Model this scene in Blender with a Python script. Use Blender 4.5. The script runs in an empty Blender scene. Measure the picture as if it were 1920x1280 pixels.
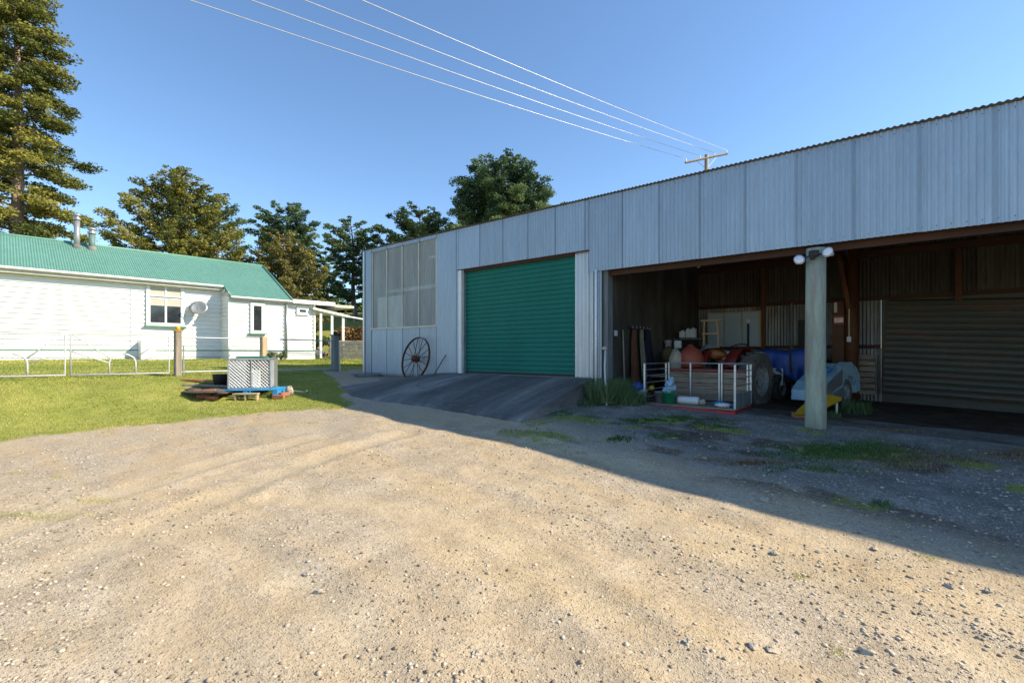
import bpy, math, random
import numpy as np
from mathutils import Vector, Matrix
R = random.Random(7)
NR = np.random.RandomState(11)
rad = math.radians
scene = bpy.context.scene
COL = scene.collection

# ------------------------------------------------------------------ camera, light, exposure
CAMZ = 1.5
HEAD = rad(39.25)                    # the world is square to the shed; the camera looks 39 deg left of its depth
cam_d = bpy.data.cameras.new("camera"); cam = bpy.data.objects.new("camera", cam_d); COL.objects.link(cam)
cam_d.sensor_width = 36.0; cam_d.lens = 17.0; cam_d.shift_y = 21 / 1920.0
cam_d.clip_start = 0.05; cam_d.clip_end = 3000
cam.location = (0, 0, CAMZ); cam.rotation_euler = (rad(90), 0, HEAD)
scene.camera = cam

SUN_EL = rad(35.4)
SUNV = Vector((0.813, 0.582, 0)).normalized()          # horizontal direction towards the sun
world = bpy.data.worlds.new("World"); scene.world = world; world.use_nodes = True
wn = world.node_tree; bg = wn.nodes["Background"]
sky = wn.nodes.new("ShaderNodeTexSky"); sky.sky_type = 'NISHITA'; sky.sun_disc = False
sky.sun_elevation = SUN_EL; sky.sun_rotation = math.atan2(SUNV.x, SUNV.y)
sky.air_density = 1.0; sky.dust_density = 0.15; sky.ozone_density = 1.0; sky.altitude = 100
tint = wn.nodes.new("ShaderNodeMixRGB"); tint.blend_type = 'MULTIPLY'; tint.inputs[0].default_value = 1; tint.inputs[2].default_value = (.84, 1.0, 1.14, 1)
wn.links.new(sky.outputs[0], tint.inputs[1]); wn.links.new(tint.outputs[0], bg.inputs[0]); bg.inputs[1].default_value = 0.12
sl = bpy.data.lights.new("sun", 'SUN'); so = bpy.data.objects.new("sun", sl); COL.objects.link(so)
sl.energy = 5.0; sl.angle = rad(0.5); sl.color = (1.0, 0.89, 0.68)
sd = Vector((SUNV.x*math.cos(SUN_EL), SUNV.y*math.cos(SUN_EL), math.sin(SUN_EL)))
so.rotation_euler = sd.to_track_quat('Z', 'Y').to_euler()
scene.view_settings.view_transform = 'Standard'; scene.view_settings.look = 'None'
scene.view_settings.exposure = 0.78; scene.view_settings.gamma = 1
scene.render.engine = 'CYCLES'
scene.cycles.max_bounces = 6; scene.cycles.transparent_max_bounces = 8
scene.cycles.diffuse_bounces = 3

# ------------------------------------------------------------------ frames
FX, FY = -0.6327, 0.7744            # camera forward
def C2(X, Z):                        # right, forward of the camera -> world x, y
    return (X*0.7744 + Z*FX, X*0.6327 + Z*FY)
def P(px, py, Z):                    # photograph direction at a known distance -> world point
    x, y = C2((px-960)/907*Z, Z); return Vector((x, y, CAMZ + (661-py)/907*Z))
def fx(px, yp=8.93):                 # x on a plane y = yp
    r = (px-960)/907; s = yp/(FY+0.6327*r); return s*(FX+0.7744*r)
def fz(px, py, yp=8.93):
    r = (px-960)/907; s = yp/(FY+0.6327*r); return CAMZ + (661-py)/907*s

# ------------------------------------------------------------------ noise in numpy
def _hash(ix, iy, seed):
    n = (ix*374761393 + iy*668265263 + seed*1442695041) & 0xffffffff
    n = ((n ^ (n >> 13))*1274126177) & 0xffffffff
    return ((n ^ (n >> 16)) & 0xffff)/65535.0
def vnoise(x, y, seed=0):
    x = np.asarray(x, float); y = np.asarray(y, float)
    ix = np.floor(x).astype(np.int64); iy = np.floor(y).astype(np.int64)
    u = x-ix; v = y-iy; u = u*u*(3-2*u); v = v*v*(3-2*v)
    a = _hash(ix, iy, seed); b = _hash(ix+1, iy, seed); c = _hash(ix, iy+1, seed); d = _hash(ix+1, iy+1, seed)
    return (a*(1-u)+b*u)*(1-v) + (c*(1-u)+d*u)*v
def fbm(x, y, seed=0, o=4):
    s = 0; a = .5
    for k in range(o):
        s = s + a*vnoise(x*2**k, y*2**k, seed+k*17); a *= .5
    return s/(1-.5**o)
def sm(a, b, v):
    t = np.clip((v-a)/(b-a), 0, 1); return t*t*(3-2*t)

def gz(x, y):                        # terrain height
    x = np.asarray(x, float); y = np.asarray(y, float)
    xc = np.clip(x, -60, 12); yc = np.clip(y, -12, 9.2)
    base = -0.42 - 0.048*xc + np.where(yc > 4, .078*yc, .312-.045*(4-yc))
    lawn = 0.93 + 0.032*np.clip(-14-x, 0, 10)
    w = sm(-10.6, -14.0, x)
    h = base*(1-w) + lawn*w
    pad = sm(-8.2, -9.4, x)*sm(-14.0, -12.6, x)*sm(6.6, 8.2, y)           # level ground before the left end of the shed
    h = h*(1-pad) + .76*pad
    zc = x*FX + y*FY; xx = x*0.7744 + y*0.6327         # camera frame
    h = h + 5.2*sm(25, 62, zc)*sm(6, -4, xx) + 3*sm(70, 260, zc)
    return h
def G(x, y): return float(gz(x, y))

# ------------------------------------------------------------------ materials
def srgb(r, g, b):
    f = lambda c: ((c/255+.055)/1.055)**2.4 if c > 10 else c/255/12.92
    return (f(r), f(g), f(b))
class NT:
    def __init__(s, name):
        s.m = bpy.data.materials.new(name); s.m.use_nodes = True; s.t = s.m.node_tree
        s.b = s.t.nodes["Principled BSDF"]; s.out = s.t.nodes["Material Output"]
        s.tc = s.n("ShaderNodeTexCoord")
    def n(s, k, **kw):
        nd = s.t.nodes.new(k)
        for a, v in kw.items(): setattr(nd, a, v)
        return nd
    def l(s, a, b): s.t.links.new(a, b)
    def mapping(s, sc):
        mp = s.n("ShaderNodeMapping"); mp.inputs['Scale'].default_value = sc
        s.l(s.tc.outputs['Object'], mp.inputs[0]); return mp.outputs[0]
    def noise(s, scale, detail=5, rough=.6, vec=None, dist=0):
        nd = s.n("ShaderNodeTexNoise"); nd.inputs['Scale'].default_value = scale
        nd.inputs['Detail'].default_value = detail; nd.inputs['Roughness'].default_value = rough
        nd.inputs['Distortion'].default_value = dist
        s.l(vec if vec else s.tc.outputs['Object'], nd.inputs['Vector']); return nd.outputs['Fac']
    def ramp(s, fac, stops):
        r = s.n("ShaderNodeValToRGB"); e = r.color_ramp.elements
        while len(e) < len(stops): e.new(.5)
        for k, (p, c) in enumerate(stops):
            e[k].position = p; e[k].color = (*c, 1) if len(c) == 3 else c
        s.l(fac, r.inputs[0]); return r.outputs[0]
    def mix(s, fac, a, b, mode='MIX'):
        m = s.n("ShaderNodeMixRGB"); m.blend_type = mode
        for i, v in ((0, fac), (1, a), (2, b)):
            if hasattr(v, 'is_linked') or hasattr(v, 'links'): s.l(v, m.inputs[i])
            elif isinstance(v, (int, float)): m.inputs[i].default_value = v if i == 0 else (v, v, v, 1)
            else: m.inputs[i].default_value = (*v, 1)
        return m.outputs[0]
    def math(s, op, a, b=0.0):
        m = s.n("ShaderNodeMath"); m.operation = op
        for i, v in ((0, a), (1, b)):
            if isinstance(v, (int, float)): m.inputs[i].default_value = v
            else: s.l(v, m.inputs[i])
        return m.outputs[0]
    def attr(s, name):
        a = s.n("ShaderNodeAttribute"); a.attribute_name = name; return a
    def bump(s, h, strength=.3, dist=.01, prev=None):
        b = s.n("ShaderNodeBump"); b.inputs['Strength'].default_value = strength; b.inputs['Distance'].default_value = dist
        s.l(h, b.inputs['Height'])
        if prev is not None: s.l(prev, b.inputs['Normal'])
        return b.outputs[0]
def mat(name, c1, c2=None, scale=3., rough=.6, metal=0., bump=.15, stretch=(1, 1, 1), spots=None, spec=.5, tone=0.):
    """two-colour weathered surface; spots=(colour, amount, scale) adds blotches of dirt or rust"""
    t = NT(name); c2 = c2 or tuple(c*.75 for c in c1)
    v = t.mapping(stretch)
    f = t.noise(scale, 6, .65, v)
    col = t.ramp(f, [(.3, c2), (.68, c1)])
    fine = t.noise(scale*9, 3, .6, v)
    col = t.mix(.35, col, t.ramp(fine, [(.3, (.55, .55, .55)), (.7, (1., 1., 1.))]), 'MULTIPLY')
    if spots:
        sf = t.noise(spots[2], 7, .7, v, .4)
        a = .62 - spots[1]*.25
        k = t.ramp(sf, [(a, (0, 0, 0)), (a+.12, (1, 1, 1))])
        col = t.mix(k, col, spots[0])
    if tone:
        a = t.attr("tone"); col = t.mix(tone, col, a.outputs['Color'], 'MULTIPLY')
    t.l(col, t.b.inputs['Base Color'])
    t.l(t.ramp(fine, [(.2, (max(rough-.12, .03),)*3), (.8, (min(rough+.1, 1),)*3)]), t.b.inputs['Roughness'])
    t.b.inputs['Metallic'].default_value = metal; t.b.inputs['Specular IOR Level'].default_value = spec
    if bump: t.l(t.bump(fine, bump, .01), t.b.inputs['Normal'])
    return t.m

M = {}
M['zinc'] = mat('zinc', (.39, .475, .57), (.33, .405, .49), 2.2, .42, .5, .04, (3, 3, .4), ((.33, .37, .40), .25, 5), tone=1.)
M['zinc_new'] = mat('zinc_new', (.58, .62, .66), (.46, .50, .54), 3, .36, .4, .04, (3, 3, .4), tone=1.)
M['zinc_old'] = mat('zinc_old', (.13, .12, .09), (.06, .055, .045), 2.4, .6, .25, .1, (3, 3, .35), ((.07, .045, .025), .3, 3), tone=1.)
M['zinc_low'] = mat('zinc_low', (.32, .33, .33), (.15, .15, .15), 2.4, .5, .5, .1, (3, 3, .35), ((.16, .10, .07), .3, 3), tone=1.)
M['roof_zinc'] = mat('roof_zinc', (.14, .13, .12), (.08, .07, .065), 3, .7, .2, .1, (1, .5, 1), ((.10, .06, .035), .5, 4), tone=1.)
M['white_paint'] = mat('white_paint', (.86, .86, .84), (.78, .78, .75), 2, .5, 0, .03)
M['wb_white'] = mat('weatherboard_white', (.90, .90, .88), (.85, .85, .82), 1.5, .55, 0, .05, (.3, .3, 3))
M['trim_green'] = mat('trim_green', (.10, .27, .19), (.07, .2, .14), 3, .5, 0, .05)
M['gutter'] = mat('gutter_cream', (.62, .60, .52), (.46, .45, .38), 3, .5, 0, .05)
M['roof_green'] = mat('roof_green', (.125, .285, .225), (.11, .25, .20), .7, .5, 0, .03, tone=1.)
M['flue_green'] = mat('flue_green', (.13, .21, .18), (.08, .14, .12), 4, .6, 0, .05)
M['door_green'] = mat('door_green', (.003, .165, .13), (.002, .135, .108), 1.2, .6, 0, .03, (1, 1, .4), spec=.25)
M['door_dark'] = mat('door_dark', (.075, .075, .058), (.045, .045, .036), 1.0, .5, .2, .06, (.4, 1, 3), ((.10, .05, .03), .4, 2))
M['timber'] = mat('timber_stained', (.15, .048, .012), (.06, .02, .008), 3, .7, 0, .3, (1, 1, .3))
M['timber_beam'] = mat('timber_beam', (.075, .021, .004), (.03, .009, .002), 3, .7, 0, .3, (.3, 1, 1))
M['post'] = mat('treated_post', (.42, .46, .36), (.25, .32, .26), 2.2, .85, 0, .6, (3, 3, .35), ((.27, .24, .20), .6, 3))
M['old_wood'] = mat('old_wood', (.36, .31, .25), (.18, .145, .11), 4, .85, 0, .6, (3, 3, .35))
M['plank'] = mat('plank_wood', (.38, .30, .22), (.17, .125, .085), 5, .8, 0, .5, (.25, 3, 3), ((.12, .09, .07), .4, 3))
M['pine'] = mat('pine_timber', (.55, .42, .26), (.38, .28, .16), 4, .7, 0, .3, (2, 2, .4))
M['grey_wood'] = mat('grey_wood', (.22, .25, .25), (.12, .14, .14), 4, .9, 0, .6, (3, 3, .35))
M['concrete'] = mat('concrete', (.24, .225, .20), (.155, .145, .13), 1.3, .9, 0, .5, spots=((.09, .09, .075), .5, 1.6))
M['ramp'] = None
M['rust'] = mat('rust', (.16, .060, .028), (.07, .03, .018), 14, .8, .3, .5)
M['galv'] = mat('galvanised_pipe', (.58, .60, .62), (.42, .44, .46), 8, .4, .7, .1)
M['pipe_white'] = mat('pipe_white', (.66, .66, .66), (.50, .50, .50), 8, .5, 0, .1)
M['black'] = mat('black_rubber', (.025, .025, .025), (.012, .012, .012), 8, .7, 0, .3)
M['tyre'] = mat('tyre', (.17, .15, .125), (.07, .063, .053), 9, .85, 0, .6)
M['rim'] = mat('rim_paint', (.34, .36, .36), (.2, .2, .19), 5, .7, 0, .2, spots=((.14, .09, .06), .4, 6))
M['red'] = mat('red_paint', (.26, .022, .018), (.15, .015, .012), 5, .5, 0, .15, spots=((.10, .045, .03), .4, 5))
M['red_bar'] = mat('red_bar_paint', (.48, .025, .045), (.30, .02, .03), 5, .5, 0, .1)
M['orange'] = mat('orange_red', (.42, .10, .05), (.30, .06, .035), 3, .6, 0, .2)
M['rust_orange'] = mat('orange_drum', (.38, .13, .035), (.2, .07, .02), 4, .6, 0, .2)
M['blue'] = mat('blue_tarp', (.018, .085, .42), (.012, .05, .28), 2, .45, 0, .3)
M['light_blue'] = mat('pallet_blue', (.03, .32, .68), (.02, .24, .5), 6, .6, 0, .2)
M['car'] = mat('car_blue', (.36, .56, .68), (.32, .50, .62), .25, .3, .1, 0)
M['silver'] = mat('silver_panel', (.42, .44, .46), (.3, .32, .34), 3, .35, .6, .03)
M['chrome'] = mat('chrome', (.8, .8, .8), (.7, .7, .7), 5, .15, 1, 0)
M['yellow'] = mat('yellow_plastic', (.62, .40, .02), (.45, .28, .015), 4, .5, 0, .1)
M['green_plastic'] = mat('green_plastic', (.02, .30, .15), (.015, .22, .11), 5, .45, 0, .05)
M['green_lid'] = mat('green_lid', (.03, .23, .15), (.02, .16, .10), 5, .5, 0, .05)
M['plastic_white'] = mat('white_plastic', (.72, .73, .73), (.6, .62, .62), 5, .45, 0, .05)
M['bag'] = mat('crumpled_bag', (.45, .6, .75), (.2, .38, .6), 14, .5, 0, .5)
M['grey_plastic'] = mat('grey_plastic', (.26, .28, .28), (.18, .2, .2), 5, .6, 0, .1)
M['navy'] = mat('navy_cloth', (.018, .02, .045), (.01, .011, .025), 6, .95, 0, .4)
M['brown_cloth'] = mat('brown_cloth', (.16, .06, .025), (.09, .035, .018), 6, .95, 0, .4)
M['beige_cloth'] = mat('beige_cloth', (.24, .22, .17), (.15, .14, .11), 6, .95, 0, .4)
M['olive'] = mat('olive_canvas', (.10, .085, .03), (.06, .05, .02), 5, .9, 0, .4)
M['brick'] = mat('brick', (.42, .16, .09), (.28, .1, .06), 9, .9, 0, .4)
M['stone'] = mat('stone', (.52, .45, .36), (.34, .29, .23), 6, .9, 0, .5)
M['sheet'] = mat('sheet_metal', (.42, .43, .44), (.30, .31, .32), 3, .4, .5, .05, spots=((.36, .36, .36), .4, 4))
M['soil'] = mat('soil', (.12, .085, .055), (.05, .035, .025), 6, 1, 0, .8)
M['cabinet'] = mat('cabinet_blue', (.42, .52, .58), (.34, .44, .50), 2, .5, 0, .05)
M['bark'] = mat('bark', (.42, .31, .23), (.22, .155, .115), 6, .95, 0, .8, (2, 2, .4))
M['bark_dark'] = mat('bark_dark', (.13, .10, .08), (.07, .055, .045), 6, .95, 0, .8, (2, 2, .4))
M['stem'] = mat('stem', (.16, .13, .07), (.1, .08, .04), 6, .9, 0, .3)
M['sign_red'] = mat('sign_red', (.40, .03, .03), (.34, .025, .025), 3, .5, 0, 0)
M['lamp_cream'] = mat('cream_plastic', (.55, .48, .34), (.45, .38, .25), 6, .6, 0, .1)
M['blind'] = mat('blind', (.52, .50, .42), (.46, .44, .37), 4, .8, 0, .1)
M['terracotta'] = mat('terracotta', (.5, .2, .12), (.36, .13, .08), 6, .8, 0, .2)
M['petal'] = mat('petal', (.75, .45, .5), (.7, .7, .6), 9, .8, 0, 0)

def glassy(name, col, rough=.08):
    t = NT(name); t.l(t.ramp(t.noise(2.5, 3), [(.35, col), (.7, tuple(min(c*1.8+.01, 1) for c in col))]), t.b.inputs['Base Color'])
    t.b.inputs['Roughness'].default_value = rough; t.b.inputs['Specular IOR Level'].default_value = .8
    t.l(t.bump(t.noise(1.5, 2), .04, .05), t.b.inputs['Normal']); return t.m
M['glass'] = glassy('window_glass', (.018, .02, .022))
M['lens'] = glassy('lamp_glass', (.5, .52, .55), .12)
def fibre():
    t = NT('fibreglass'); v = t.mapping((2, 2, .5))
    c = t.ramp(t.noise(1.6, 5, .6, v), [(.3, (.44, .47, .46)), (.7, (.62, .64, .62))])
    t.l(c, t.b.inputs['Base Color']); t.b.inputs['Roughness'].default_value = .3
    tr = t.n("ShaderNodeBsdfTransparent"); tr.inputs[0].default_value = (.86, .90, .90, 1)
    mx = t.n("ShaderNodeMixShader"); mx.inputs[0].default_value = .46
    t.l(t.b.outputs[0], mx.inputs[1]); t.l(tr.outputs[0], mx.inputs[2]); t.l(mx.outputs[0], t.out.inputs[0]); return t.m
M['fibre'] = fibre()
def leaf(name, c1, c2, c3, trans=.25):
    t = NT(name); a = t.attr("tone")
    col = t.ramp(a.outputs['Fac'], [(.0, c3), (.5, c1), (1., c2)])
    t.l(col, t.b.inputs['Base Color']); t.b.inputs['Roughness'].default_value = .65; t.b.inputs['Specular IOR Level'].default_value = .25
    tr = t.n("ShaderNodeBsdfTranslucent"); t.l(col, tr.inputs[0])
    mx = t.n("ShaderNodeMixShader"); mx.inputs[0].default_value = trans
    t.l(t.b.outputs[0], mx.inputs[1]); t.l(tr.outputs[0], mx.inputs[2]); t.l(mx.outputs[0], t.out.inputs[0]); return t.m
M['leaf_gold'] = leaf('foliage_olive', (.20, .205, .042), (.38, .34, .078), (.06, .08, .022), .35)
M['leaf_gold2'] = leaf('foliage_bronze', (.19, .175, .05), (.34, .29, .095), (.075, .085, .03), .35)
M['leaf_pine'] = leaf('foliage_pine', (.095, .155, .060), (.21, .27, .10), (.03, .065, .035), .32)
M['leaf_brown'] = leaf('foliage_brown', (.20, .10, .04), (.32, .19, .08), (.10, .05, .03))
M['leaf_green'] = leaf('foliage_green', (.09, .15, .03), (.22, .27, .07), (.04, .08, .02))
M['grass'] = leaf('grass_blades', (.30, .33, .055), (.52, .47, .14), (.18, .24, .035), .3)
M['weed'] = leaf('weed_blades', (.065, .15, .04), (.19, .25, .09), (.03, .075, .02), .3)
M['tuft'] = leaf('tuft_blades', (.12, .20, .08), (.32, .36, .20), (.05, .10, .03), .3)
M['dry'] = leaf('dry_grass', (.26, .17, .09), (.36, .28, .16), (.14, .08, .04), .2)

def ground_mat():
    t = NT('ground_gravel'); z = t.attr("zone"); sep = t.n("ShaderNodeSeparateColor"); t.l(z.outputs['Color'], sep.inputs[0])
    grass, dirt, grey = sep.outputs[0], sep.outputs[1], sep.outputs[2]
    big = t.noise(.55, 5, .6, None, .6); mid = t.noise(2.6, 6, .65); fine = t.noise(26, 5, .75)
    sand = t.ramp(mid, [(.25, (.38, .28, .165)), (.5, (.51, .38, .225)), (.75, (.61, .47, .295))])
    grav = t.ramp(mid, [(.25, (.30, .245, .185)), (.5, (.40, .335, .26)), (.75, (.51, .435, .345))])
    mp = t.n("ShaderNodeMapping"); mp.inputs['Scale'].default_value = (.32, 1.9, 1); mp.inputs['Rotation'].default_value = (0, 0, rad(9)); t.l(t.tc.outputs['Object'], mp.inputs[0])
    trk = t.noise(.85, 6, .62, mp.outputs[0], .5)
    col = t.mix(t.ramp(t.math('ADD', t.math('MULTIPLY', big, .45), t.math('MULTIPLY', trk, .55)), [(.36, (0, 0, 0)), (.64, (1, 1, 1))]), sand, grav)
    track = t.attr('track').outputs['Fac']; smooth = t.math('SUBTRACT', 1., t.math('MULTIPLY', track, .8))
    col = t.mix(t.math('MULTIPLY', track, .75), col, t.ramp(mid, [(.3, (.46, .36, .23)), (.7, (.57, .46, .305))]))
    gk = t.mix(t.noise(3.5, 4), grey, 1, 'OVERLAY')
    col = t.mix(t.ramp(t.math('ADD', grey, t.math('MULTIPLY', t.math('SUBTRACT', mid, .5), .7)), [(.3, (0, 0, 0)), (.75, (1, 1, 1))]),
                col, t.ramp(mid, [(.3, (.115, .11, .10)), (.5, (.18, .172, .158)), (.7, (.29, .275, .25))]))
    # pebbles of three sizes
    vs = []
    for sc, amt in ((130, .5), (70, .42), (34, .28)):
        v = t.n("ShaderNodeTexVoronoi"); v.inputs['Scale'].default_value = sc; v.inputs['Randomness'].default_value = 1
        wv = t.n("ShaderNodeVectorMath"); wv.operation = 'ADD'
        t.l(t.tc.outputs['Object'], wv.inputs[0]); 
        nn = t.n("ShaderNodeTexNoise"); nn.inputs['Scale'].default_value = sc*.7; t.l(t.tc.outputs['Object'], nn.inputs[0])
        sv = t.n("ShaderNodeVectorMath"); sv.operation = 'SCALE'; sv.inputs['Scale'].default_value = .6/sc
        t.l(nn.outputs['Color'], sv.inputs[0]); t.l(sv.outputs[0], wv.inputs[1]); t.l(wv.outputs[0], v.inputs['Vector'])
        s2 = t.n("ShaderNodeSeparateColor"); t.l(v.outputs['Color'], s2.inputs[0])
        sel = t.ramp(s2.outputs[1], [(1-amt, (0, 0, 0)), (1-amt+.06, (1, 1, 1))])
        core = t.ramp(v.outputs['Distance'], [(.30, (1, 1, 1)), (.55, (0, 0, 0))])
        k = t.mix(1., sel, core, 'MULTIPLY')
        pc = t.ramp(s2.outputs[0], [(0, (.12, .09, .07)), (.3, (.33, .27, .20)), (.7, (.50, .42, .32)), (1, (.70, .61, .48))])
        patch = t.ramp(trk, [(.40, (.10,)*3), (.62, (.95,)*3)])
        col = t.mix(t.math('MULTIPLY', t.mix(1., k, patch, 'MULTIPLY'), smooth), col, pc)
        vs.append(t.mix(1., k, v.outputs['Distance'], 'MULTIPLY') if False else k)
    col = t.mix(.6, col, t.ramp(fine, [(.3, (.55,)*3), (.5, (1., 1., 1.)), (.75, (1.15,)*3)]), 'MULTIPLY')
    vf = t.noise(120, 3, .8); col = t.mix(t.ramp(vf, [(.30, (.55,)*3), (.40, (0, 0, 0))]), col, (.14, .10, .07))
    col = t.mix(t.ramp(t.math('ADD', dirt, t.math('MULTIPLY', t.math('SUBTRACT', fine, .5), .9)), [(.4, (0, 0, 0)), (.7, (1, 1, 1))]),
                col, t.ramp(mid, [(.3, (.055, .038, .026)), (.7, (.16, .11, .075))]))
    gc = t.ramp(t.noise(1.4, 6, .7), [(.25, (.19, .22, .045)), (.5, (.30, .31, .07)), (.75, (.42, .38, .13))])
    gc = t.mix(.7, gc, t.ramp(t.noise(40, 4, .8), [(.3, (.45,)*3), (.7, (1.15,)*3)]), 'MULTIPLY')
    gm = t.ramp(t.math('ADD', grass, t.math('MULTIPLY', t.math('SUBTRACT', t.noise(9, 6, .75), .5), .9)), [(.42, (0, 0, 0)), (.6, (1, 1, 1))])
    col = t.mix(gm, col, gc)
    t.l(col, t.b.inputs['Base Color']); t.b.inputs['Roughness'].default_value = .95; t.b.inputs['Specular IOR Level'].default_value = .15
    b = t.bump(mid, .35, .06); b = t.bump(vs[2], .35, .010, b); b = t.bump(vs[1], .6, .009, b); b = t.bump(vs[0], .5, .005, b); b = t.bump(fine, .5, .012, b)
    t.l(b, t.b.inputs['Normal']); return t.m
M['ground'] = ground_mat()
def ramp_mat():
    t = NT('ramp_asphalt')
    v = t.mapping((1.1, .16, 1))
    st = t.noise(1.3, 6, .62, v, .5); fine = t.noise(60, 4, .8)
    st = t.math('ADD', t.math('MULTIPLY', st, .85), t.math('MULTIPLY', t.noise(2.2, 7, .7), .15))
    col = t.ramp(st, [(.38, (.08, .078, .075)), (.52, (.14, .137, .13)), (.63, (.26, .25, .225))])
    vc = t.n("ShaderNodeTexVoronoi"); vc.feature = 'DISTANCE_TO_EDGE'; vc.inputs['Scale'].default_value = .55
    wv = t.n("ShaderNodeVectorMath"); wv.operation = 'ADD'; t.l(t.tc.outputs['Object'], wv.inputs[0])
    nn = t.n("ShaderNodeTexNoise"); nn.inputs['Scale'].default_value = 2.2; nn.inputs['Detail'].default_value = 6; t.l(t.tc.outputs['Object'], nn.inputs[0])
    sv = t.n("ShaderNodeVectorMath"); sv.operation = 'SCALE'; sv.inputs['Scale'].default_value = .5; t.l(nn.outputs['Color'], sv.inputs[0]); t.l(sv.outputs[0], wv.inputs[1]); t.l(wv.outputs[0], vc.inputs['Vector'])
    col = t.mix(t.ramp(vc.outputs['Distance'], [(.002, (.45,)*3), (.007, (0, 0, 0))]), col, (.03, .03, .028))
    col = t.mix(t.ramp(t.noise(7, 6, .75), [(.56, (0, 0, 0)), (.66, (.8,)*3)]), col, (.20, .17, .13))
    col = t.mix(.6, col, t.ramp(fine, [(.3, (.6,)*3), (.7, (1.15,)*3)]), 'MULTIPLY')
    t.l(col, t.b.inputs['Base Color']); t.b.inputs['Roughness'].default_value = .9
    t.l(t.bump(fine, .6, .008), t.b.inputs['Normal']); return t.m
M['ramp'] = ramp_mat()

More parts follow.
